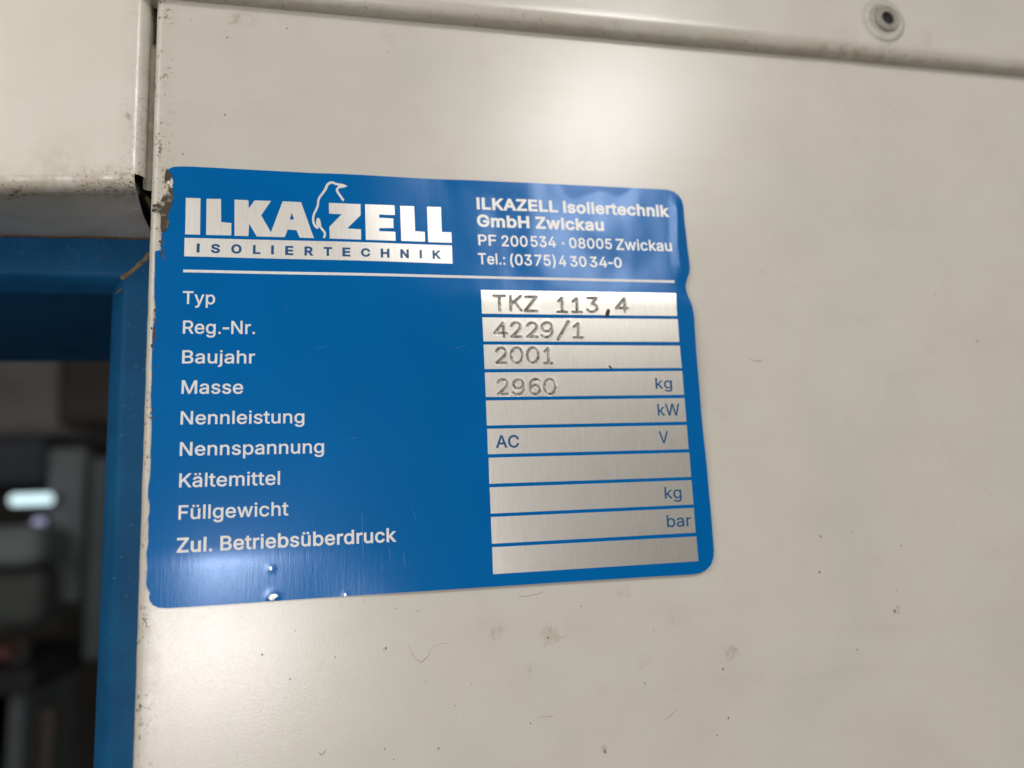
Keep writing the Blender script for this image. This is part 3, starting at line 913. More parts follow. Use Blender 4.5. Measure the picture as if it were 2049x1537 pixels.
    98: (424, ((229, -8, 198, -5, 172, 4, 153, 17, 138, 31, 118, 59, 112, 59, 112, 0, 53, 0, 53, 509, 114, 509, 114, 319, 118, 319, 137, 346, 152, 360, 171, 373, 197, 382, 229, 384, 260, 381, 288, 374, 313, 361, 335, 343, 354, 320, 370, 293, 381, 262, 388, 227, 390, 189, 388, 151, 381, 116, 370, 84, 354, 57, 335, 34, 313, 16, 288, 3, 260, -5), (220, 47, 242, 49, 262, 55, 279, 66, 294, 80, 306, 97, 316, 117, 325, 151, 328, 189, 325, 227, 316, 261, 301, 289, 280, 311, 263, 322, 243, 328, 220, 330, 198, 328, 178, 322, 161, 312, 140, 291, 125, 263, 116, 229, 113, 189, 116, 149, 125, 115, 135, 95, 147, 79, 162, 65, 179, 55, 198, 49),)),
    99: (396, ((207, -8, 174, -5, 144, 3, 117, 16, 93, 35, 73, 58, 56, 85, 44, 116, 36, 150, 34, 187, 36, 225, 44, 260, 56, 291, 73, 318, 93, 341, 117, 360, 144, 373, 174, 381, 207, 384, 234, 382, 260, 377, 284, 368, 305, 356, 324, 340, 340, 322, 353, 301, 362, 277, 303, 262, 298, 276, 290, 289, 281, 301, 270, 311, 257, 319, 242, 325, 226, 329, 207, 330, 183, 328, 163, 321, 145, 310, 130, 296, 118, 278, 108, 258, 99, 224, 96, 187, 99, 151, 108, 117, 124, 88, 145, 66, 163, 55, 183, 48, 207, 46, 226, 48, 243, 52, 258, 58, 271, 66, 282, 76, 292, 89, 304, 117, 363, 102, 354, 78, 341, 56, 325, 37, 306, 21, 285, 8, 261, -1, 235, -6),)),
    100: (424, ((195, -8, 165, -5, 137, 3, 111, 16, 89, 34, 70, 57, 55, 84, 43, 116, 36, 151, 34, 189, 36, 227, 43, 262, 55, 293, 71, 320, 90, 343, 112, 361, 137, 374, 165, 381, 196, 384, 228, 382, 253, 373, 273, 360, 287, 346, 298, 332, 306, 319, 311, 319, 311, 509, 372, 509, 372, 0, 313, 0, 313, 59, 307, 59, 287, 31, 272, 17, 252, 4, 227, -5), (205, 47, 226, 49, 246, 55, 263, 65, 284, 87, 299, 115, 309, 149, 312, 189, 309, 229, 300, 263, 290, 282, 278, 299, 263, 312, 246, 322, 227, 328, 205, 330, 182, 328, 162, 322, 145, 311, 130, 297, 118, 281, 108, 261, 99, 227, 96, 189, 99, 151, 109, 117, 118, 97, 130, 80, 145, 66, 162, 55, 182, 49),)),
    101: (404, ((212, -8, 177, -5, 145, 3, 117, 16, 92, 35, 72, 58, 56, 85, 44, 116, 36, 150, 34, 187, 36, 224, 43, 259, 55, 290, 71, 317, 91, 340, 115, 359, 142, 373, 172, 381, 205, 384, 236, 382, 266, 374, 294, 360, 319, 341, 341, 315, 357, 282, 367, 242, 371, 194, 371, 169, 75, 169, 75, 221, 338, 221, 310, 202, 307, 237, 298, 269, 283, 294, 263, 314, 246, 323, 227, 328, 205, 330, 183, 328, 164, 323, 146, 313, 125, 294, 109, 270, 99, 241, 96, 211, 96, 178, 100, 139, 110, 106, 128, 80, 151, 61, 179, 50, 212, 46, 234, 48, 254, 53, 271, 61, 285, 73, 297, 88, 306, 105, 365, 91, 353, 63, 335, 39, 311, 19, 283, 4, 249, -5),)),
    103: (425, ((207, -151, 168, -148, 134, -140, 105, -127, 82, -110, 64, -91, 51, -69, 101, -41, 122, -66, 136, -78, 154, -88, 178, -95, 207, -97, 236, -95, 261, -87, 282, -75, 298, -57, 308, -34, 311, -6, 311, 68, 306, 68, 287, 41, 272, 28, 252, 16, 227, 8, 195, 5, 165, 7, 138, 15, 113, 27, 90, 43, 71, 64, 55, 90, 43, 120, 36, 154, 34, 191, 36, 228, 43, 262, 55, 293, 71, 320, 90, 343, 112, 361, 138, 374, 166, 381, 196, 384, 228, 382, 253, 373, 273, 360, 288, 346, 308, 319, 313, 319, 313, 379, 372, 379, 372, -9, 370, -40, 362, -67, 350, -90, 334, -109, 314, -124, 291, -136, 251, -147), (205, 59, 227, 61, 247, 66, 264, 75, 279, 87, 291, 103, 300, 121, 309, 154, 312, 193, 309, 231, 300, 264, 291, 283, 279, 299, 264, 312, 247, 322, 227, 328, 205, 330, 182, 328, 162, 322, 145, 312, 124, 290, 109, 262, 99, 230, 96, 193, 99, 155, 109, 123, 118, 104, 130, 89, 145, 76, 163, 67, 183, 61),)),
    104: (410, ((114, 227, 114, 0, 53, 0, 53, 509, 114, 509, 114, 287, 102, 287, 116, 319, 132, 344, 152, 362, 175, 374, 200, 382, 227, 384, 264, 380, 295, 369, 313, 356, 329, 340, 341, 321, 350, 298, 355, 271, 357, 240, 357, 0, 296, 0, 296, 235, 293, 263, 286, 286, 273, 304, 256, 318, 235, 326, 210, 329, 184, 326, 161, 317, 141, 303, 126, 283, 117, 257),)),
    105: (167, ((53, 0, 53, 379, 114, 379, 114, 0), (84, 443, 68, 446, 54, 455, 44, 468, 41, 483, 44, 499, 54, 512, 68, 521, 84, 524, 100, 521, 114, 512, 123, 499, 126, 483, 123, 468, 114, 455, 100, 446),)),
    106: (167, ((53, 379, 114, 379, 114, -30, 111, -62, 102, -90, 86, -112, 65, -129, 37, -139, 4, -143, -10, -143, -10, -87, 2, -87, 18, -85, 31, -80, 40, -72, 50, -54, 53, -29), (83, 443, 67, 446, 53, 455, 44, 468, 41, 483, 44, 499, 53, 512, 67, 521, 83, 524, 100, 521, 114, 512, 123, 499, 126, 483, 123, 468, 114, 455, 100, 446),)),
    107: (381, ((110, 137, 110, 212, 121, 212, 284, 379, 360, 379, 184, 199, 177, 199), (53, 0, 53, 509, 114, 509, 114, 0), (294, 0, 148, 186, 191, 229, 372, 0),)),
    108: (189, ((139, -2, 112, 0, 91, 8, 74, 20, 62, 37, 55, 59, 53, 84, 53, 509, 114, 509, 114, 99, 116, 76, 120, 62, 130, 54, 146, 52, 160, 53, 170, 54, 181, 3, 162, -1),)),
    109: (610, ((53, 0, 53, 379, 112, 379, 112, 295, 108, 295, 118, 323, 132, 346, 151, 363, 172, 376, 195, 384, 219, 386, 245, 383, 268, 375, 287, 361, 303, 342, 314, 320, 321, 295, 312, 295, 322, 320, 337, 343, 357, 361, 381, 375, 408, 383, 437, 386, 468, 382, 497, 372, 514, 361, 529, 346, 541, 328, 550, 307, 555, 283, 557, 255, 557, 0, 496, 0, 496, 254, 493, 279, 486, 298, 473, 313, 456, 323, 438, 328, 419, 330, 395, 328, 374, 320, 358, 307, 345, 290, 338, 270, 335, 247, 335, 0, 274, 0, 274, 260, 272, 280, 265, 297, 253, 311, 238, 322, 220, 328, 199, 330, 178, 328, 158, 320, 140, 307, 126, 289, 117, 266, 114, 238, 114, 0),)),
    110: (410, ((114, 227, 114, 0, 53, 0, 53, 379, 112, 379, 112, 287, 102, 287, 116, 319, 132, 344, 152, 362, 175, 374, 200, 382, 227, 384, 264, 380, 295, 369, 313, 356, 328, 340, 341, 321, 350, 298, 355, 271, 357, 240, 357, 0, 296, 0, 296, 235, 293, 263, 286, 286, 273, 304, 256, 318, 235, 326, 210, 329, 184, 326, 161, 317, 141, 303, 126, 283, 117, 257),)),
    111: (415, ((207, -8, 174, -5, 144, 3, 117, 16, 93, 35, 73, 58, 56, 85, 44, 116, 36, 150, 34, 187, 36, 225, 44, 260, 56, 291, 73, 318, 93, 341, 117, 360, 144, 373, 174, 381, 207, 384, 241, 381, 271, 373, 299, 360, 323, 341, 343, 318, 359, 291, 371, 260, 379, 225, 381, 187, 379, 150, 371, 116, 359, 85, 343, 58, 323, 35, 299, 16, 271, 3, 241, -5), (207, 46, 231, 48, 252, 55, 270, 66, 285, 80, 298, 97, 307, 117, 316, 151, 319, 187, 316, 224, 307, 258, 298, 278, 285, 296, 270, 310, 252, 321, 231, 328, 207, 330, 183, 328, 163, 321, 145, 310, 130, 296, 118, 278, 108, 258, 99, 224, 96, 187, 99, 151, 108, 117, 124, 88, 145, 66, 163, 55, 183, 48),)),
    112: (424, ((53, -143, 53, 379, 112, 379, 112, 319, 118, 319, 137, 346, 152, 360, 171, 373, 197, 382, 229, 384, 260, 381, 288, 374, 313, 361, 335, 343, 354, 320, 370, 293, 381, 262, 388, 227, 390, 189, 388, 151, 381, 116, 370, 84, 354, 57, 335, 34, 313, 16, 288, 3, 260, -5, 229, -8, 198, -5, 173, 4, 153, 17, 138, 31, 118, 59, 114, 59, 114, -143), (220, 47, 242, 49, 262, 55, 279, 66, 294, 80, 306, 97, 316, 117, 325, 151, 328, 189, 325, 227, 316, 261, 301, 289, 280, 311, 263, 322, 243, 328, 220, 330, 198, 328, 178, 322, 161, 312, 140, 291, 125, 263, 116, 229, 113, 189, 116, 149, 125, 115, 135, 95, 147, 79, 162, 65, 179, 55, 198, 49),)),
    114: (259, ((53, 0, 53, 379, 112, 379, 112, 321, 115, 321, 124, 339, 136, 354, 152, 367, 171, 377, 191, 383, 213, 385, 229, 384, 243, 384, 243, 322, 230, 324, 207, 326, 182, 323, 159, 315, 140, 301, 126, 284, 117, 262, 114, 237, 114, 0),)),
    115: (365, ((182, -8, 145, -5, 112, 3, 84, 18, 62, 38, 46, 63, 36, 94, 94, 107, 101, 88, 111, 72, 124, 60, 150, 49, 181, 45, 206, 47, 227, 53, 244, 62, 257, 74, 265, 88, 268, 103, 264, 121, 254, 136, 237, 147, 212, 155, 149, 170, 118, 180, 92, 192, 72, 208, 58, 227, 50, 249, 47, 274, 49, 295, 55, 314, 65, 332, 87, 354, 115, 370, 149, 381, 187, 384, 223, 381, 254, 372, 279, 358, 299, 339, 314, 316, 324, 290, 268, 277, 258, 298, 243, 316, 228, 325, 210, 331, 187, 333, 166, 331, 147, 326, 131, 317, 119, 305, 111, 292, 109, 277, 113, 258, 124, 243, 144, 232, 172, 223, 229, 209, 261, 199, 287, 187, 306, 171, 320, 153, 328, 131, 331, 107, 329, 85, 323, 65, 312, 47, 290, 24, 260, 6, 223, -4),)),
    116: (227, ((204, 379, 204, 327, 6, 327, 6, 379), (65, 471, 126, 471, 126, 98, 128, 76, 136, 61, 150, 53, 170, 50, 185, 51, 202, 54, 213, 2, 192, -3, 168, -4, 138, -1, 113, 7, 92, 21, 77, 40, 68, 64, 65, 93),)),
    117: (410, ((182, -5, 158, -3, 135, 2, 115, 11, 97, 23, 81, 39, 69, 59, 60, 82, 55, 109, 53, 139, 53, 379, 114, 379, 114, 144, 116, 116, 124, 93, 137, 75, 154, 61, 175, 53, 200, 50, 226, 53, 249, 62, 269, 76, 283, 97, 293, 122, 296, 153, 296, 379, 357, 379, 357, 0, 298, 0, 298, 92, 307, 92, 294, 60, 277, 35, 257, 17, 234, 5, 209, -3),)),
    119: (567, ((138, 0, 23, 379, 87, 379, 133, 214, 154, 137, 175, 41, 165, 41, 186, 135, 206, 214, 252, 379, 316, 379, 362, 214, 382, 136, 402, 41, 391, 41, 413, 135, 434, 214, 480, 379, 545, 379, 429, 0, 368, 0, 319, 172, 305, 225, 291, 280, 277, 338, 291, 338, 277, 280, 263, 225, 248, 172, 199, 0),)),
    121: (389, ((47, -139, 61, -86, 71, -87, 88, -90, 104, -89, 118, -84, 130, -74, 141, -58, 151, -36, 163, -1, 17, 379, 84, 379, 165, 155, 187, 87, 206, 21, 184, 21, 202, 87, 224, 155, 305, 379, 371, 379, 204, -58, 191, -85, 177, -107, 159, -124, 139, -136, 116, -143, 91, -145, 65, -143),)),
    228: (389, ((160, -9, 126, -5, 94, 5, 76, 15, 61, 29, 48, 45, 38, 63, 32, 84, 30, 108, 34, 138, 43, 161, 58, 179, 78, 193, 100, 204, 125, 211, 178, 220, 234, 227, 252, 230, 265, 235, 273, 243, 276, 255, 276, 257, 274, 278, 267, 297, 256, 311, 240, 322, 220, 329, 196, 331, 171, 329, 149, 322, 132, 313, 118, 301, 108, 288, 100, 274, 41, 291, 51, 312, 64, 331, 79, 346, 104, 364, 133, 375, 163, 382, 194, 384, 216, 383, 239, 379, 263, 372, 286, 360, 306, 343, 322, 320, 330, 301, 335, 278, 337, 251, 337, 0, 277, 0, 277, 52, 272, 52, 264, 38, 252, 25, 236, 12, 215, 1, 190, -6), (170, 45, 202, 49, 228, 59, 248, 74, 263, 93, 272, 115, 276, 138, 276, 190, 270, 186, 259, 182, 231, 176, 200, 171, 175, 168, 134, 159, 117, 150, 103, 139, 95, 124, 92, 105, 94, 87, 102, 72, 114, 60, 130, 52, 149, 47), (261, 443, 246, 446, 233, 455, 224, 468, 221, 483, 224, 499, 233, 512, 246, 520, 261, 523, 277, 520, 290, 512, 298, 499, 301, 483, 298, 468, 290, 455, 277, 446), (117, 443, 102, 446, 89, 455, 80, 468, 77, 483, 80, 499, 89, 512, 102, 520, 117, 523, 133, 520, 146, 512, 155, 499, 158, 483, 155, 468, 146, 455, 133, 446),)),
    252: (410, ((182, -5, 158, -3, 135, 2, 115, 11, 97, 23, 81, 39, 69, 59, 60, 82, 55, 109, 53, 139, 53, 379, 114, 379, 114, 144, 116, 116, 124, 93, 137, 75, 154, 61, 175, 53, 200, 50, 226, 53, 249, 62, 269, 76, 283, 97, 293, 122, 296, 153, 296, 379, 357, 379, 357, 0, 298, 0, 298, 92, 307, 92, 294, 60, 277, 35, 257, 17, 234, 5, 209, -3), (277, 443, 261, 446, 248, 455, 239, 468, 236, 483, 239, 499, 248, 512, 261, 520, 277, 523, 292, 520, 305, 512, 314, 499, 317, 483, 314, 468, 305, 455, 292, 446), (133, 443, 117, 446, 104, 455, 96, 468, 93, 483, 96, 499, 104, 512, 117, 520, 133, 523, 149, 520, 162, 512, 170, 499, 173, 483, 170, 468, 162, 455, 149, 446),)),
}


def loops_of(ch):
    adv, ls = GLYPHS[ord(ch)]
    out = []
    for l in ls:
        p = [(float(l[i]), float(l[i + 1])) for i in range(0, len(l), 2)]
        xs_, ys_ = [q[0] for q in p], [q[1] for q in p]
        w, h = max(xs_) - min(xs_), max(ys_) - min(ys_)
        if w < 100 and h < 100 and ch != '-':                 # square dots
            cx_, lo = (max(xs_) + min(xs_)) / 2, min(ys_)
            if lo < 10:
                lo = 0
            r = 33
            hi = lo + 66
            if ch in 'ij':
                lo, hi, r = 450, 509, 30.5
            elif ord(ch) > 200:
                lo, hi, r = 448, 505, 29
            p = [(cx_ - r, lo), (cx_ - r, hi), (cx_ + r, hi), (cx_ + r, lo)]
        out.append(p)
    if ch == 'l':
        adv, out = 167, [[(53, 0), (53, 509), (114, 509), (114, 0)]]
    if ch == '-':
        adv, out = 275, [[(26, 180), (26, 246), (248, 246), (248, 180)]]
    return adv, out


def offset_loop(p, o):
    n, out = len(p), []
    for i in range(n):
        a, b, c = Vector(p[i - 1]), Vector(p[i]), Vector(p[(i + 1) % n])
        d0, d1 = (b - a).normalized(), (c - b).normalized()
        n0, n1 = Vector((-d0.y, d0.x)), Vector((-d1.y, d1.x))
        m = n0 + n1
        if m.length < 1e-3:
            m = n0
        m.normalize()
        q = b + m * (o / max(0.5, m.dot(n0)))
        out.append((q.x, q.y))
    return out


def winding(p, loops):
    w = 0
    for l in loops:
        for i in range(len(l)):
            a, b = l[i - 1], l[i]
            if a[1] <= p[1] < b[1]:
                if (b[0] - a[0]) * (p[1] - a[1]) - (p[0] - a[0]) * (b[1] - a[1]) > 0:
                    w += 1
            elif b[1] <= p[1] < a[1]:
                if (b[0] - a[0]) * (p[1] - a[1]) - (p[0] - a[0]) * (b[1] - a[1]) < 0:
                    w -= 1
    return w


CACHE = {}


def glyph_tris(ch, offset):
    if (ch, offset) not in CACHE:
        adv, ls = loops_of(ch)
        ls = [offset_loop(l, offset) for l in ls] if offset else ls
        pts, edges = [], []
        for l in ls:
            k = len(pts)
            pts += [Vector(q) for q in l]
            edges += [(k + i, k + (i + 1) % len(l)) for i in range(len(l))]
        r = delaunay_2d_cdt(pts, edges, [], 0, 1e-3)
        vs = [(v.x, v.y) for v in r[0]]
        fs = []
        for f in r[2]:
            c = (sum(vs[i][0] for i in f) / len(f), sum(vs[i][1] for i in f) / len(f))
            if winding(c, ls):
                fs.append(tuple(f))
        CACHE[(ch, offset)] = (adv, vs, fs)
    return CACHE[(ch, offset)]


def word_tris(text, offset):
    vs, fs, x = [], [], 0.0
    for ch in text:
        adv, v, f = glyph_tris(ch, offset)
        k = len(vs)
        vs += [(a + x, b) for a, b in v]
        fs += [tuple(i + k for i in q) for q in f]
        x += adv + offset * 0.8
    used = sorted({i for f in fs for i in f})
    m = {j: i for i, j in enumerate(used)}
    return [vs[j] for j in used], [tuple(m[i] for i in f) for f in fs]


CAP = 509.0


def add_word(bm, text, bl, br, cap, offset=0.0, lift=0.0, thick=0.025 * MM):
    vs, fs = word_tris(text, offset)
    x0, x1 = min(v[0] for v in vs), max(v[0] for v in vs)
    A, B, C = Vector(S(*bl)), Vector(S(*br)), Vector(S(*cap))
    e = (B - A)
    L = e.length
    e.normalize()
    up = Vector((-e.y, e.x))
    hgt = (C - A).dot(up)
    vt = []
    for x, y in vs:
        p = A + e * ((x - x0) / (x1 - x0) * L) + up * ((y + offset) / (CAP + 2 * offset) * hgt)
        vt.append(bm.verts.new(on(p.x, p.y, lift + thick)))
    cnt = set()
    for f in fs:
        try:
            bm.faces.new([vt[i] for i in f])
        except ValueError:
            continue
        for a, b in zip(f, f[1:] + f[:1]):
            cnt.add((a, b))
    low = {}
    for a, b in cnt:
        if (b, a) not in cnt:
            for k in (a, b):
                if k not in low:
                    c = vt[k].co
                    low[k] = bm.verts.new((c.x, c.y + thick + 0.01 * MM, c.z))
            bm.faces.new((vt[b], vt[a], low[a], low[b]))


Z1 = lambda x, y: (360 + x / 7.318, 380 + y / 7.318)
Z2 = lambda x, y: (640 + x / 7.318, 400 + y / 7.318)
ZP = lambda x, y: (600 + x / 10.25, 350 + y / 10.25)
LOGO = [([Z1(*p) for p in ((88, 118), (302, 124), (295, 657), (77, 652))], None),
        ([Z1(*p) for p in ((390, 132), (602, 134), (604, 472), (753, 487), (752, 668), (385, 660))], None),
        ([Z1(*p) for p in ((800, 143), (1003, 153), (1008, 272), (1095, 155), (1335, 163), (1190, 375), (1333, 622), (1505, 168), (1775, 182), (1962, 708), (1755, 700), (1705, 590),
                           (1578, 582), (1535, 693), (1125, 682), (1015, 497), (1003, 678), (800, 672))], [Z1(*p) for p in ((1638, 335), (1608, 435), (1672, 437))]),
        ([Z2(*p) for p in ((133, 45), (595, 65), (597, 225), (400, 420), (602, 432), (603, 583), (145, 567), (140, 395), (322, 212), (135, 203))], None),
        ([Z2(*p) for p in ((662, 65), (1093, 82), (1098, 223), (868, 215), (868, 262), (1075, 275), (1078, 412), (870, 415), (870, 458), (1105, 468), (1110, 600), (675, 585))], None),
        ([Z2(*p) for p in ((1177, 88), (1380, 95), (1393, 460), (1535, 470), (1540, 612), (1193, 600))], None),
        ([Z2(*p) for p in ((1570, 100), (1773, 107), (1785, 470), (1925, 478), (1930, 628), (1588, 618))], None)]
bm = bmesh.new()
for outer, hole in LOGO:
    flat_poly(bm, [[S(*p) for p in outer]] + ([[S(*p) for p in hole]] if hole else []), 0.0)
logo = finish(bm, 'logo', M_LOGO, plate, False)

# the bird outline of the logo
def spline(pts, n=8):
    out = []
    for i in range(len(pts) - 1):
        p0, p1, p2, p3 = (Vector(pts[k]) for k in (max(i - 1, 0), i, i + 1, min(i + 2, len(pts) - 1)))
        for s in range(n):
            t = s / n
            out.append(0.5 * ((2 * p1) + (p2 - p0) * t + (2 * p0 - 5 * p1 + 4 * p2 - p3) * t * t + (3 * p1 - p0 - 3 * p2 + p3) * t ** 3))
    out.append(Vector(pts[-1]))
    return out


def ribbon(bm, pts, widths, lift0, lift1):
    """a stroke of varying width, in photo-measured plate points; its lift grows along the way so that crossings stay apart"""
    c = spline(pts)
    w = spline([(x, 0) for x in widths])
    prev = None
    for i, p in enumerate(c):
        d = (c[min(i + 1, len(c) - 1)] - c[max(i - 1, 0)]).normalized()
        n_ = Vector((-d.y, d.x)) * (w[i].x / 2)
        if i == 0:
            p = p - d * 8
        if i == len(c) - 1:
            p = p + d * 8
        l = lerp(lift0, lift1, i / len(c)) * MM
        a, b = S(*ZP(*(p + n_))), S(*ZP(*(p - n_)))
        cur = (bm.verts.new(on(*a, l)), bm.verts.new(on(*b, l)))
        if prev:
            bm.faces.new((prev[0], cur[0], cur[1], prev[1]))
        prev = cur


bm = bmesh.new()
back = [(925, 218), (860, 203), (800, 196), (735, 186), (668, 158), (610, 168), (562, 212), (520, 305), (470, 375), (410, 455), (380, 530), (370, 620), (340, 705), (297, 790), (274, 880), (277, 965), (312, 1045), (362, 1092)]
ribbon(bm, back, [24, 40, 44, 46, 46, 50, 50, 52, 46, 46, 46, 44, 44, 44, 44, 46, 48, 44], 0.020, 0.034)
tail = [(362, 1092), (368, 1030), (364, 960), (368, 905), (388, 925), (402, 1000), (425, 1075), (478, 1140), (514, 1200), (508, 1255), (492, 1288)]
ribbon(bm, tail, [40, 62, 62, 44, 52, 60, 46, 46, 46, 48, 44], 0.037, 0.052)
front = [(940, 240), (880, 250), (812, 256), (770, 285), (762, 325), (800, 390), (845, 455), (893, 525)]
ribbon(bm, front, [20, 28, 40, 46, 48, 46, 46, 46], 0.038, 0.050)
tri = [S(*ZP(*p)) for p in ((770, 215), (850, 186), (905, 196), (974, 230), (946, 250), (870, 258), (800, 252))]
bm.faces.new([bm.verts.new(on(*p, 0.058 * MM)) for p in tri])
for f in bm.faces:
    f.normal_update()
    if f.normal.y > 0:
        f.normal_flip()
me = bpy.data.meshes.new('emblem')
bm.to_mesh(me)
bm.free()
link('emblem', me, logo, M_LOGO)
bm = bmesh.new()
flat_poly(bm, [densify([S(*p) for p in (Z1(70, 703), Z2(1932, 670), Z2(1942, 935), Z1(62, 973))], 4 * MM)], 0.0)
bar = finish(bm, 'logo_bar', M_LOGO, logo, False)
bm = bmesh.new()
for ch, Z, l, r, b, t in (('I', Z1, 243, 288, 918, 785), ('S', Z1, 452, 587, 925, 792), ('O', Z1, 750, 903, 932, 796), ('L', Z1, 1068, 1177, 940, 808), ('I', Z1, 1335, 1375, 946, 812),
                          ('E', Z1, 1540, 1660, 955, 820), ('R', Z1, 1823, 1953, 962, 828), ('T', Z2, 55, 178, 820, 690), ('E', Z2, 330, 448, 828, 697), ('C', Z2, 603, 740, 832, 708),
                          ('H', Z2, 893, 1022, 844, 713), ('N', Z2, 1180, 1305, 852, 722), ('I', Z2, 1463, 1497, 858, 733), ('K', Z2, 1652, 1778, 865, 738)):
    tilt = (r - l) * 0.03
    add_word(bm, ch, Z(l, b), Z(r, b + tilt), Z(l, t), 34, 0.03 * MM, 0.02 * MM)
finish(bm, 'bar_lettering', M_BLUEINK, logo)

bm = bmesh.new()
flat_poly(bm, [densify([S(*p) for p in ((366.6, 539.6), (1349.6, 561.2), (1349.8, 566.2), (366.4, 545.0))], 2 * MM)], 0.0)
finish(bm, 'rule_line', M_INK, plate, False)

ADDRESS = [[('ILKAZELL', (954.2, 418.9), (1117, 425.6), (953.5, 394.9), 30), ('Isoliertechnik', (1127.5, 426.3), (1340.2, 434.6), (1126.6, 402.1), 30)],
           [('GmbH', (955, 453.6), (1060, 456.9), (955.5, 429.2), 30), ('Zwickau', (1072.4, 457.8), (1209.1, 462.4), (1072.2, 433.4), 30)],
           [('PF', (957.4, 490.9), (993.6, 491.9), (956.8, 469), 15), ('200', (1004.2, 492.9), (1056.4, 494.1), (1004, 471), 15), ('534', (1062.4, 494.1), (1113.1, 495.4), (1062.4, 472.3), 15),
            ('08005', (1139.6, 496.4), (1225.2, 498.9), (1141, 475.7), 15), ('Zwickau', (1233.5, 500.2), (1345.2, 502.9), (1233.5, 477.9), 15)],
           [('Tel.:', (957.1, 528.8), (1011.3, 529.9), (957.1, 506.3), 15), ('(03', (1021.1, 530.7), (1065, 531.7), (1021.1, 508.5), 15), ('75)', (1070.5, 531.7), (1112.6, 532.7), (1070.5, 509.5), 15),
            ('4', (1119.2, 532.9), (1133.8, 533.2), (1119.2, 511.6), 15), ('30', (1141.7, 533.5), (1174.3, 534.2), (1141.7, 512.5), 15), ('34-0', (1180.7, 534.5), (1244.9, 536), (1180.7, 513.6), 15)]]
for line in ADDRESS:
    bm = bmesh.new()
    for s, bl, br, cap, off in line:
        add_word(bm, s, bl, br, cap, off)
    if line[0][0] == 'PF':
        flat_poly(bm, [[S(*p) for p in ((1124.2, 485), (1128.6, 485.2), (1128.7, 489.4), (1124.3, 489.2))]], 0.0, 0.025 * MM)
    finish(bm, 'address_lettering', M_WHITE, plate)

CAPTIONS = [('Typ', (365.5, 608.4), (430.3, 609.2), (365.7, 582.6)), ('Reg.-Nr.', (365.8, 667.9), (509.9, 668.6), (365.8, 641.4)), ('Baujahr', (364.2, 727.4), (510.4, 727.4), (364.6, 701)),
            ('Masse', (363, 788.2), (486.3, 788.0), (363.4, 761.2)), ('Nennleistung', (361.1, 849.7), (608.9, 846.8), (361.5, 823)), ('Nennspannung', (359.4, 912.4), (648.3, 906.8), (359.9, 885)),
            ('K' + chr(228) + 'ltemittel', (358.3, 975.7), (560.2, 970), (358.7, 947.6)), ('F' + chr(252) + 'llgewicht', (356.9, 1040.1), (577.1, 1031.4), (357.6, 1011.5))]
for s, bl, br, cap in CAPTIONS:
    bm = bmesh.new()
    add_word(bm, s, bl, br, cap, 9)
    finish(bm, 'caption_lettering', M_INK, plate)
bm = bmesh.new()
Z6 = lambda x, y: (340 + x / 4.269, 800 + y / 4.269)
add_word(bm, 'Zul.', Z6(57, 1308), Z6(360, 1295), Z6(62, 1180), 18)
add_word(bm, 'Betriebs' + chr(252) + 'berdruck', Z6(430, 1290), Z6(1935, 1213), Z6(432, 1164), 15)
finish(bm, 'caption_lettering', M_INK, plate)

# nicks through the print at the lower edge, and a few hairline scratches
for pp in (((537, 1196), (541, 1191), (549, 1188), (555, 1190), (557, 1193), (552, 1196), (547, 1201.5), (540, 1202)),
           ((539, 1135), (543, 1133.5), (545, 1138), (543, 1142), (540, 1140)), ((688, 1189), (692, 1187), (694, 1191), (690, 1193))):
    bm = bmesh.new()
    flat_poly(bm, [[S(*p) for p in pp]], 0.02 * MM, 0.03 * MM, 0.25 * MM)
    finish(bm, 'print_nick', M_LOGO, plate, False)
for a, b, w_ in (((311, 520), (308, 585), 0.7), ((777, 1085), (783, 1128), 0.4), ((806, 1100), (812, 1140), 0.4), ((760, 1120), (770, 1150), 0.35), ((660, 1100), (700, 1112), 0.35), ((700, 880), (716, 874), 0.35),
                 ((560, 1128), (600, 1132), 0.35), ((1046, 440), (1110, 452), 0.35), ((500, 1020), (520, 1031), 0.35), ((620, 700), (668, 690), 0.25), ((900, 700), (940, 690), 0.25), ((820, 1010), (838, 1050), 0.3)):
    bm = bmesh.new()
    flat_poly(bm, [[S(*p) for p in (a, (lerp(a[0], b[0], .5) + w_, lerp(a[1], b[1], .5) + w_ * .6), b, (lerp(a[0], b[0], .5) - w_, lerp(a[1], b[1], .5) - w_ * .6))]], 0.01 * MM, 0.02 * MM, 0.6 * MM)
    finish(bm, 'hairline_scratch', M_SCRATCH, plate, False)

# ---------------------------------------------------------------- the ten blank fields, four of them stamped
ZF = lambda x, y: (960 + x / 4.879, 570 + y / 4.879)


def arc(cx, cy, rx, ry, a0, a1, n=14):
    return [(cx + rx * math.cos(math.radians(lerp(a0, a1, i / n))), cy + ry * math.sin(math.radians(lerp(a0, a1, i / n)))) for i in range(n + 1)]


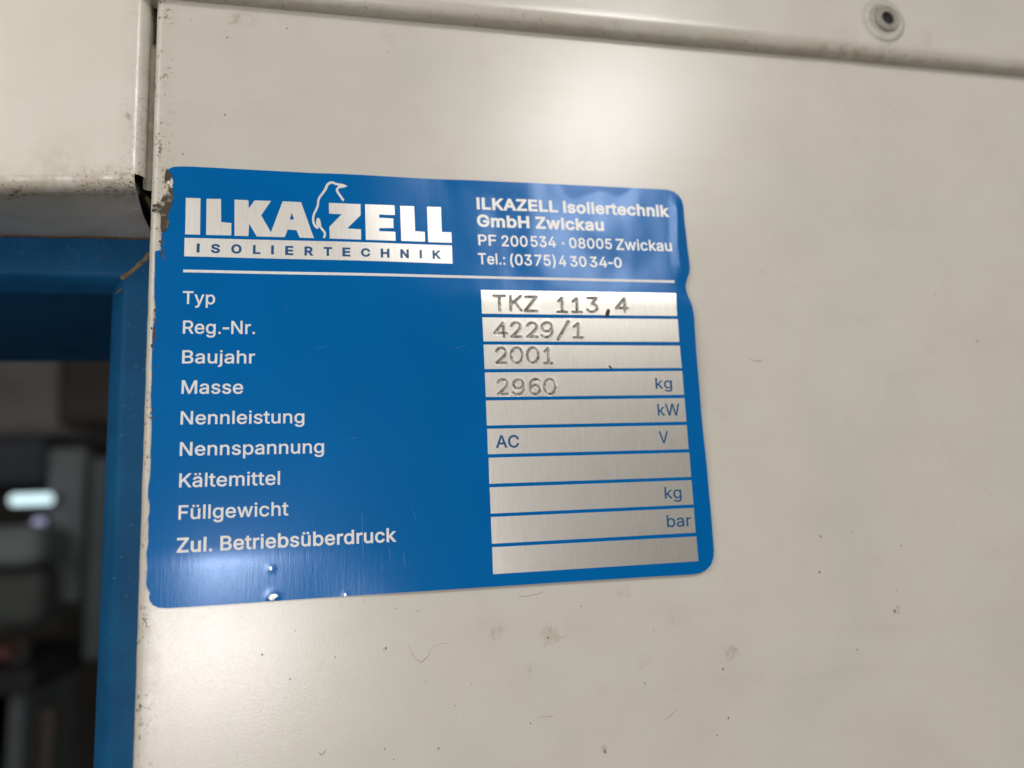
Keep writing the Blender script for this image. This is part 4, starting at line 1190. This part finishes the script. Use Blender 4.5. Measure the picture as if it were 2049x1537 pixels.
# single-stroke characters in a unit box, y down
STROKE = {
    'T': [[(0, 0), (1, 0)], [(.5, 0), (.55, 1)]],
    'K': [[(0, 0), (.03, 1)], [(.93, 0), (.06, .56)], [(.36, .40), (1, 1)]],
    'Z': [[(0.02, 0), (.93, 0), (0, 1), (1, 1)]],
    '1': [[(.06, .24), (.28, .12), (.48, 0), (.52, 1)], [(.04, 1), (1, 1)]],
    '2': [arc(.48, .28, .45, .28, 190, 375, 16) + [(.80, .50), (.42, .78), (.06, 1), (1, 1)]],
    '3': [[(.02, 0), (.92, 0), (.45, .40)] + arc(.47, .70, .50, .30, -80, 155, 16)],
    '4': [[(.78, 1), (.70, 0), (0, .74), (1, .74)]],
    '9': [arc(.48, .30, .46, .30, -10, 350, 24), [(.94, .28)] + arc(.42, .62, .55, .38, -20, 140, 14)],
    '6': [arc(.52, .70, .46, .30, 170, 530, 24), [(.06, .72)] + arc(.58, .38, .54, .38, 170, 312, 14)],
    '0': [arc(.5, .5, .5, .5, -90, 270, 32)],
    '/': [[(.97, 0), (.03, 1)]],
    ',': [[(.6, 0), (.62, .35), (.25, 1)]],
}
STAMPS = [[('T', 125, 98, 253, 262), ('K', 290, 100, 417, 262), ('Z', 432, 108, 570, 268), ('1', 750, 118, 860, 278), ('1', 893, 122, 1005, 278), ('3', 1040, 120, 1160, 278), ('4', 1323, 122, 1455, 275)],
          [('4', 135, 362, 274, 520), ('2', 295, 360, 415, 520), ('2', 452, 362, 575, 520), ('9', 595, 360, 722, 525), ('/', 752, 348, 880, 546), ('1', 905, 368, 1018, 527)],
          [('2', 150, 608, 275, 775), ('0', 297, 605, 430, 775), ('0', 455, 605, 585, 772), ('1', 618, 610, 725, 778)],
          [('2', 167, 915, 292, 1080), ('9', 318, 917, 445, 1083), ('6', 480, 912, 602, 1080), ('0', 622, 912, 752, 1080)]]
UNITS = {3: [('kg', (1312.1, 778.2), (1345.1, 777.8), (1312.1, 756.2))], 4: [('kW', (1316.5, 832.2), (1360.9, 831.2), (1316.3, 808.4))],
         5: [('AC', (992.2, 896.4), (1039, 895.6), (992.2, 871.2)), ('V', (1318.9, 887), (1337.9, 886.6), (1318.9, 862.8))],
         7: [('kg', (1330.4, 998.2), (1363.9, 997.2), (1330.3, 974.5))], 8: [('bar', (1335, 1055.2), (1383.6, 1052.9), (1334.7, 1030.9))]}
GW = 0.31 * MM                      # half width of a stamped groove
FL = 0.035 * MM                     # the bare fields' lift above the print
for i, f in enumerate(FIELDS):
    if True:
        segs = []
        for ch, l, t, r, b in (STAMPS[i] if i < 4 else ()):
            hw = 11
            for st in STROKE[ch]:
                pts = [S(*ZF(l + hw + x * (r - l - 2 * hw), t + hw + y * (b - t - 2 * hw))) for x, y in st]
                wk = 2.2 if ch == ',' else (1.12 if ch == '/' else 1.0)
                segs += [(p, q, wk) for p, q in zip(pts, pts[1:])]
        buck = {}
        bs = 2 * MM
        for p, q, wk in segs:
            m = 1.4 * MM
            for a in range(int((min(p[0], q[0]) - m) // bs), int((max(p[0], q[0]) + m) // bs) + 1):
                for c in range(int((min(p[1], q[1]) - m) // bs), int((max(p[1], q[1]) + m) // bs) + 1):
                    buck.setdefault((a, c), []).append((p, q, wk))

        def dist(x, z):
            best = 9.0
            for p, q, wk in buck.get((int(x // bs), int(z // bs)), ()):
                best = min(best, seg_d((x, z), p, q) / wk)
            return best

        NX, NZ = (420, 52) if i < 4 else (80, 10)
        verts, groove_dark = [], []
        for b in range(NZ + 1):
            t = b / NZ
            for a in range(NX + 1):
                s = a / NX
                x = lerp(lerp(f[0][0], f[1][0], s), lerp(f[3][0], f[2][0], s), t)
                z = lerp(lerp(f[0][1], f[1][1], s), lerp(f[3][1], f[2][1], s), t)
                d = dist(x, z)
                k = d / GW
                h = FL
                if k < 1:
                    h -= 0.24 * MM * (1 - k * k) ** 0.8 * (0.85 + 0.3 * noise.noise((x / MM / 3, z / MM / 3, 11)))
                elif k < 3.0:
                    h += 0.03 * MM * (k - 1) * 2.2 * math.exp(-(k - 1) * 2.4)      # metal thrown up beside the groove
                h += 0.022 * MM * math.exp(-(d / (0.55 * MM))) * noise.noise((x / MM / 1.4, z / MM / 1.4, i)) if d < 1 * MM else 0
                verts.append(on(x, z, h))
                g = ss(1.34, 0.90, k) * (0.80 + 0.4 * noise.noise((x / MM * 1.3, z / MM * 1.3, 7)))  # groove shade put into the colour, broken up by noise
                groove_dark.append(max(0, g))
        faces = [(b * (NX + 1) + a, b * (NX + 1) + a + 1, (b + 1) * (NX + 1) + a + 1, (b + 1) * (NX + 1) + a) for b in range(NZ) for a in range(NX)]
        o = mesh('field', verts, faces, plate, M_FIELD, True, {'grime_shade': groove_dark})
        fix_normals(o)
        if o.data.polygons[0].normal.y > 0:
            o.data.flip_normals()
        if i < 4:
            tag(o, ('topmost silver field, stamped with letters and digits around a black comma', 'silver field stamped with digits and a slash', 'silver field stamped with a four digit year', 'silver field stamped with four digits before a printed unit')[i])
    if i in (0, 2):
        bm = bmesh.new()
        pp = ((1214, 619.5), (1217.5, 618), (1220.3, 620.5), (1220.3, 626), (1218, 631.5), (1215, 635.2), (1211.6, 635), (1210.8, 631.5), (1212.2, 625)) if i == 0 else ((1217.5, 732), (1220, 731.8), (1223.5, 734.5), (1224.5, 737), (1221.5, 737.2), (1218.5, 735))
        flat_poly(bm, [[S(*p) for p in pp]], FL + 0.06 * MM, 0.03 * MM, 0.4 * MM)
        finish(bm, ('punched_comma', '', 'ink_spot')[i], M_INKBLACK, o, False)
    if i in UNITS:
        for s, bl, br, cap in UNITS[i]:
            bm = bmesh.new()
            add_word(bm, s, bl, br, cap, 7 if s != 'AC' else 14, FL + 0.03 * MM, 0.02 * MM)
            finish(bm, 'unit_lettering', M_BLUEINK, o)

# ---------------------------------------------------------------- lintel left of the panel
lintel = empty('door_lintel')
tag(lintel, 'glossy off-white sheet metal door lintel with stained lower edge and torn corner', 'door lintel')
YL = 1.0 * MM
YB = 31 * MM
la, lb = at(0, 377, YL), at(278, 372, YL)
ra, rb = at(298, 0, YL), at(287, 330, YL)


def lint_z(x):
    return la.z + (lb.z - la.z) * (x - la.x) / (lb.x - la.x)


def lint_x(z):
    return ra.x + (rb.x - ra.x) * (z - ra.z) / (rb.z - ra.z)


X_L = -0.75
RL = 3.0 * MM
xc = at(268, 372, YL).x
# front sheet: rounded right and lower edges
rows = []
zz = [lint_z(xc) + RL] + [lint_z(xc) + RL + k * 2 * MM for k in range(1, 30)] + [0.2, Z_HIGH]
for z in zz:
    xr = lint_x(z) + noise.noise((z * 300, 9, 0)) * 0.12 * MM
    row = [(X_L, YL, z if z != zz[0] else lint_z(X_L) + RL), (-0.3, YL, z if z != zz[0] else lint_z(-0.3) + RL)]
    for k in range(24):
        x = lerp(-0.14, xr - RL - 3 * MM, k / 23)
        row.append((x, YL, z if z != zz[0] else lint_z(x) + RL))
    row.append((xr - RL, YL, z))
    for k in range(1, 7):
        a = k / 6 * math.pi / 2
        row.append((xr - RL + RL * math.sin(a), YL + RL * (1 - math.cos(a)), z))
    row += [(xr, YL + 6 * MM, z), (xr - 0.6 * MM, YL + 14 * MM, z)]
    rows.append(row)
z_edge = lint_z(xc) + RL
edgev = []
for r_i, r in enumerate(rows):
    for j, p in enumerate(r):
        e = max(ss(5.5 * MM, 0.5 * MM, p[2] - lint_z(p[0])), 0.3 if j > 28 else (0.25 if j > 25 else 0))
        edgev.append(e)
n = len(rows[0])
faces = [(i * n + j, i * n + j + 1, (i + 1) * n + j + 1, (i + 1) * n + j) for i in range(len(rows) - 1) for j in range(n - 1)]
fix_normals(mesh('front_sheet', [p for r in rows for p in r], faces, lintel, M_LINTEL, True, {'edge': edgev}))
# underside: folds back from the lower edge; its right corner is torn away
rows = []
ua, ub = at(0, 471, YB), at(300, 476.5, YB)


def und_z(x):
    return ua.z + (ub.z - ua.z) * (x - ua.x) / (ub.x - ua.x)


tear = [(0.0, at(268, 372, YL).x), (0.25, at(275, 396, YL + 7 * MM).x), (0.55, at(286, 420, YL + 16 * MM).x), (0.8, at(298, 445, YL + 23 * MM).x), (1.0, at(305, 476, YB).x)]


def tear_x(t):
    for (t0, x0), (t1, x1) in zip(tear, tear[1:]):
        if t <= t1:
            return lerp(x0, x1, (t - t0) / (t1 - t0))
    return tear[-1][1]


ed = []
for j in range(0, 26):
    row = []
    if j < 7:
        a = j / 6 * math.pi / 2
        dy, dz, t = RL * (1 - math.cos(a)), RL * (1 - math.sin(a)), 0.0
    else:
        t = (j - 6) / 19
        dy, dz = lerp(RL, YB - YL, t), 0
    for k in range(40):
        x = lerp(-0.14, tear_x(t), k / 39) if k > 1 else (X_L, -0.3)[k]
        z = lerp(lint_z(x), und_z(x), t) + dz + 0.15 * MM * noise.noise((x * 90, t * 4, 3)) * (1 if t > 0 else 0)
        row.append((x, YL + dy, z))
        e = max(0.95 if j < 8 else 0.95 - 0.9 * ss(0, .18, t), ss(.93, 1, t) * .8, 0.9 * ss(4 * MM, 0.5 * MM, tear_x(t) - x) * 0.7)
        ed.append(e)
    rows.append(row)
faces = [(i * 40 + j, i * 40 + j + 1, (i + 1) * 40 + j + 1, (i + 1) * 40 + j) for i in range(len(rows) - 1) for j in range(39)]
und = mesh('underside', [p for r in rows for p in r], faces, lintel, M_LINTEL, True, {'edge': ed})
fix_normals(und)
# near-black box standing in for shade behind the torn corner, and a rusty flange
hx = at(262, 380, YL).x
box('corner_dark_fill', hx, lint_x(0) - 1.9 * MM, YL + 2.0 * MM, YB - 3 * MM, lint_z(xc) + 2.6 * MM, lint_z(xc) + 14 * MM, M_DARK, lintel)
bm = bmesh.new()
pr = [at(279, 392, YL + 8 * MM), at(303, 425, YL + 9 * MM), at(303, 440, YL + 22 * MM), at(286, 418, YL + 24 * MM)]
vs = [bm.verts.new(p + Vector((0, 0, 1.2 * MM))) for p in pr] + [bm.verts.new(p + Vector((0, 0, 2.6 * MM))) for p in pr]
for q in ((0, 1, 2, 3), (7, 6, 5, 4), (0, 4, 5, 1), (1, 5, 6, 2), (2, 6, 7, 3), (3, 7, 4, 0)):
    bm.faces.new([vs[k] for k in q])
finish(bm, 'rusty_flange', M_RUST, lintel)

# sealant in the slit between lintel and panel
rows = []
for k in range(60):
    z = lerp(lint_z(xc) + 0.3 * MM, 0.16, (k / 59) ** 1.5)
    xl, xr = lint_x(z) - 0.4 * MM, panel_left(z) + 0.5 * MM
    d = 2.2 * MM + 8 * MM * ss(0.058, 0.068, z) + 0.5 * MM * noise.noise((z * 500, 4, 0))
    rows.append([(lerp(xl, xr, s), P0 + d + 0.9 * MM * (s - .5) ** 2 * -4 + 0.25 * MM * noise.noise((z * 700, s * 5, 2)), z) for s in (0, .2, .4, .6, .8, 1)])
seal = strip_surface('sealant_joint', rows, M_GAP)
tag(seal, 'grubby olive sealant in the narrow slit between lintel and panel', 'sealant')

# ---------------------------------------------------------------- blue door frame, set back
frame = empty('door_frame')
tag(frame, 'blue painted door frame with cracked mitre, set back under the lintel', 'door frame')
i_top = at(100, 586.5, YB + 7 * MM).z
s_top = at(100, 549, YB).z
si0, si1 = at(245, 620, YB), at(210, 1537, YB)
ii0, ii1 = at(223.5, 590, YB + 7 * MM), at(185, 1537, YB + 7 * MM)


def xs_at(z):
    return si0.x + (si1.x - si0.x) * (z - si0.z) / (si1.z - si0.z)


def xi_at(z):
    return ii0.x + (ii1.x - ii0.x) * (z - ii0.z) / (ii1.z - ii0.z)


TOPZ = und_z(-.09) + 12 * MM
OUTX = panel_left(0) + 6 * MM
REV = 0.092
# profile stations: (depth, z of head rail, x of jamb at z)
def stations():
    st = [(YB + 10 * MM, TOPZ + 1 * MM, lambda z: OUTX + 1 * MM), (YB, TOPZ, lambda z: OUTX)]
    st += [(YB, lerp(TOPZ, s_top, .5), lambda z: lerp(OUTX, xs_at(z), .5)), (YB, s_top + 1.0 * MM, lambda z: xs_at(z) + 1.0 * MM), (YB + .15 * MM, s_top + .2 * MM, lambda z: xs_at(z) + .2 * MM),
           (YB + .75 * MM, s_top - .6 * MM, lambda z: xs_at(z) - .6 * MM)]
    st += [(YB + 5.5 * MM, i_top + 1.0 * MM, lambda z: xi_at(z) + 1.0 * MM), (YB + 6.6 * MM, i_top + .3 * MM, lambda z: xi_at(z) + .3 * MM), (YB + 8 * MM, i_top, lambda z: xi_at(z)),
           (YB + REV, i_top, lambda z: xi_at(z))]
    return st


ST = stations()
rows, ed = [], []
for x in [X_L, -0.4, -0.25] + [lerp(-.2, -.11, k / 12) for k in range(13)]:
    rows.append([(x, y, z) for y, z, fx in ST])
rows.append([(fx(z), y, z) for y, z, fx in ST])
eh = [1, 1, .75, .35, .3, .15, .15, .15, .1, 0]
strip_surface('head_rail', rows, M_FRAME, frame, smooth=True, edge=eh)
rows = [[(fx(z) + 0.02 * MM, y, z) for y, z, fx in ST]]
for z in [lerp(i_top - 1 * MM, -0.14, k / 20) for k in range(21)] + [-.3, Z_LOW]:
    rows.append([(fx(z), y, min(z, zz_)) for y, zz_, fx in ST])
strip_surface('jamb', rows, M_FRAME, frame, smooth=True, edge=[.3, .3, .2, .15, .15, .15, .15, .15, .1, 0])
# tan sealant squeezed out of the mitre, and the rusty joint under the lintel
bm = bmesh.new()


def bead(pts, wid, yoff, seed):
    prev = None
    nn = 40
    for k in range(nn + 1):
        t = k / nn * (len(pts) - 1)
        a = int(min(t, len(pts) - 2))
        p = at(lerp(pts[a][0], pts[a + 1][0], t - a), lerp(pts[a][1], pts[a + 1][1], t - a), YB)
        q = at(lerp(pts[a][0], pts[a + 1][0], t - a) + 1, lerp(pts[a][1], pts[a + 1][1], t - a) + (pts[a + 1][1] - pts[a][1]) / (pts[a + 1][0] - pts[a][0]), YB)
        d = (q - p).normalized()
        nn_ = Vector((-d.z, 0, d.x))
        w = wid * MM * (0.65 + 0.9 * abs(noise.noise((k * 0.35, seed, 0))) + .3 * noise.noise((k * 1.3, seed, 5)))
        cur = [bm.verts.new(p + nn_ * (w * math.cos(a_)) + Vector((0, yoff * MM - w * .55 * math.sin(a_), 0))) for a_ in (0, .6, 1.2, 1.9, 2.5, math.pi)]
        if prev:
            for j in range(5):
                bm.faces.new((prev[j], prev[j + 1], cur[j + 1], cur[j]))
        prev = cur


bead([(299, 506), (290, 520), (277, 531), (262, 545), (250, 553), (243, 558)], 0.70, 0.0, 3)
bead([(243, 558), (247, 552), (256, 551)], 0.5, -0.1, 8)
bead([(241, 575), (236, 581), (232, 584)], 0.35, 1.0, 11)
finish(bm, 'mitre_sealant', M_SEAL, frame)
bm = bmesh.new()
bead([(-120, 469.5), (0, 471.5), (90, 473.5), (180, 475), (303, 478)], 0.50, -0.1, 21)
finish(bm, 'rusty_joint', M_RUST, frame)

# ---------------------------------------------------------------- dim room behind the opening (far out of focus)
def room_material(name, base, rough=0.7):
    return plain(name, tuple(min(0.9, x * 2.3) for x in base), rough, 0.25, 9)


def rect(px0, py0, px1, py1, depth):
    a, b = at(px0, py0, depth), at(px1, py1, depth)
    return min(a.x, b.x), max(a.x, b.x), min(a.z, b.z), max(a.z, b.z)


def room_box(name, px0, py0, px1, py1, depth, thick, base, label, cat, bev=0.008, rough=0.7):
    x0, x1, z0, z1 = rect(px0, py0, px1, py1, depth)
    o = box(name, x0, x1, depth, depth + thick, z0, z1, room_material(name + '_paint', base, rough), None, bev)
    tag(o, label, cat)
    return o


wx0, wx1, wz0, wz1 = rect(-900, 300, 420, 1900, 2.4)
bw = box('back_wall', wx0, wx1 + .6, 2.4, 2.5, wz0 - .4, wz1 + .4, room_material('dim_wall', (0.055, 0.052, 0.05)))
tag(bw, kind='structure')
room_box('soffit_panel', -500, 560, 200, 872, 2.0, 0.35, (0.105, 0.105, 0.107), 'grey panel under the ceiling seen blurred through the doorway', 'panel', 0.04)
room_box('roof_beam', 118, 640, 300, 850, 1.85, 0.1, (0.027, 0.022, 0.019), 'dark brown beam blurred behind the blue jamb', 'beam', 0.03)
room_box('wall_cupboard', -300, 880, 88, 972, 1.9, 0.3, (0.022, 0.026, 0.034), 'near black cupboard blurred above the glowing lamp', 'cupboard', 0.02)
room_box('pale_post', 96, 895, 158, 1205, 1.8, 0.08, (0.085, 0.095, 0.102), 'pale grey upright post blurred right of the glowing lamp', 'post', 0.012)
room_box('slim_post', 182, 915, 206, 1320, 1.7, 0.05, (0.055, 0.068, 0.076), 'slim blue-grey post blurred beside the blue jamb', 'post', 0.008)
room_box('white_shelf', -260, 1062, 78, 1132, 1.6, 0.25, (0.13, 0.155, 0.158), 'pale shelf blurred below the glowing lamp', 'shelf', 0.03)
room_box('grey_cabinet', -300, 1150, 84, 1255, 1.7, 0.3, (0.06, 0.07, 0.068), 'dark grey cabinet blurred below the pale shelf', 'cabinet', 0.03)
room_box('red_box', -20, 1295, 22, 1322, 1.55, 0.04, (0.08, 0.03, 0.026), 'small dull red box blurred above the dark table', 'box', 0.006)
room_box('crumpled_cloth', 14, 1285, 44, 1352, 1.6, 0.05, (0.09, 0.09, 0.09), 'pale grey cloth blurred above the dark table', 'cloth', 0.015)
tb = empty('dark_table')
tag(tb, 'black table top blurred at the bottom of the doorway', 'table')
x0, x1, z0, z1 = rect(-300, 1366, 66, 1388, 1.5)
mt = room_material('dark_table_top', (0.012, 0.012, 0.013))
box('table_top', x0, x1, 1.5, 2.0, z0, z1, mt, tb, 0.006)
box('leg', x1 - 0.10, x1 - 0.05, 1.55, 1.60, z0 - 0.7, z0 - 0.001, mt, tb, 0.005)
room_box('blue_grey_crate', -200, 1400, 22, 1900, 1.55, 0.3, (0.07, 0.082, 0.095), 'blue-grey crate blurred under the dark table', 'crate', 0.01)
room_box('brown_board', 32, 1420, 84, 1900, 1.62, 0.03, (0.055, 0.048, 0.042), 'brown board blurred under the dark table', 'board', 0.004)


def emitter(name, c, rx, rz, col, strength, label, cat):
    k = NT(name + '_glow')
    k.set(Base_Color=(0.8, 0.8, 0.8))
    k.b.inputs['Emission Color'].default_value = (*col, 1)
    k.b.inputs['Emission Strength'].default_value = strength
    root = empty(name)
    tag(root, label, cat)
    o = box('glowing_tube', c.x - rx, c.x + rx, c.y, c.y + rz * 2, c.z - rz, c.z + rz, k.m, root, rz * 0.95, 8)
    box('housing', c.x - rx * 1.08, c.x + rx * 1.08, c.y + rz * 2.05, c.y + rz * 3.4, c.z - rz * .9, c.z + rz * .9, M_DARK, root, rz * 0.2)
    return o


pc = at(59, 999, 1.75)
emitter('strip_lamp', pc, 36 / FPX * 1.95, 10 / FPX * 1.95, (0.66, 0.93, 1.0), 1.1, 'short glowing white lamp blurred in the dark doorway', 'lamp')
pc = at(74, 1047, 1.75)
emitter('violet_lamp', pc, 11 / FPX * 1.95, 10 / FPX * 1.95, (0.40, 0.36, 0.80), 0.45, 'faint violet indicator light blurred below the white lamp', 'indicator light')
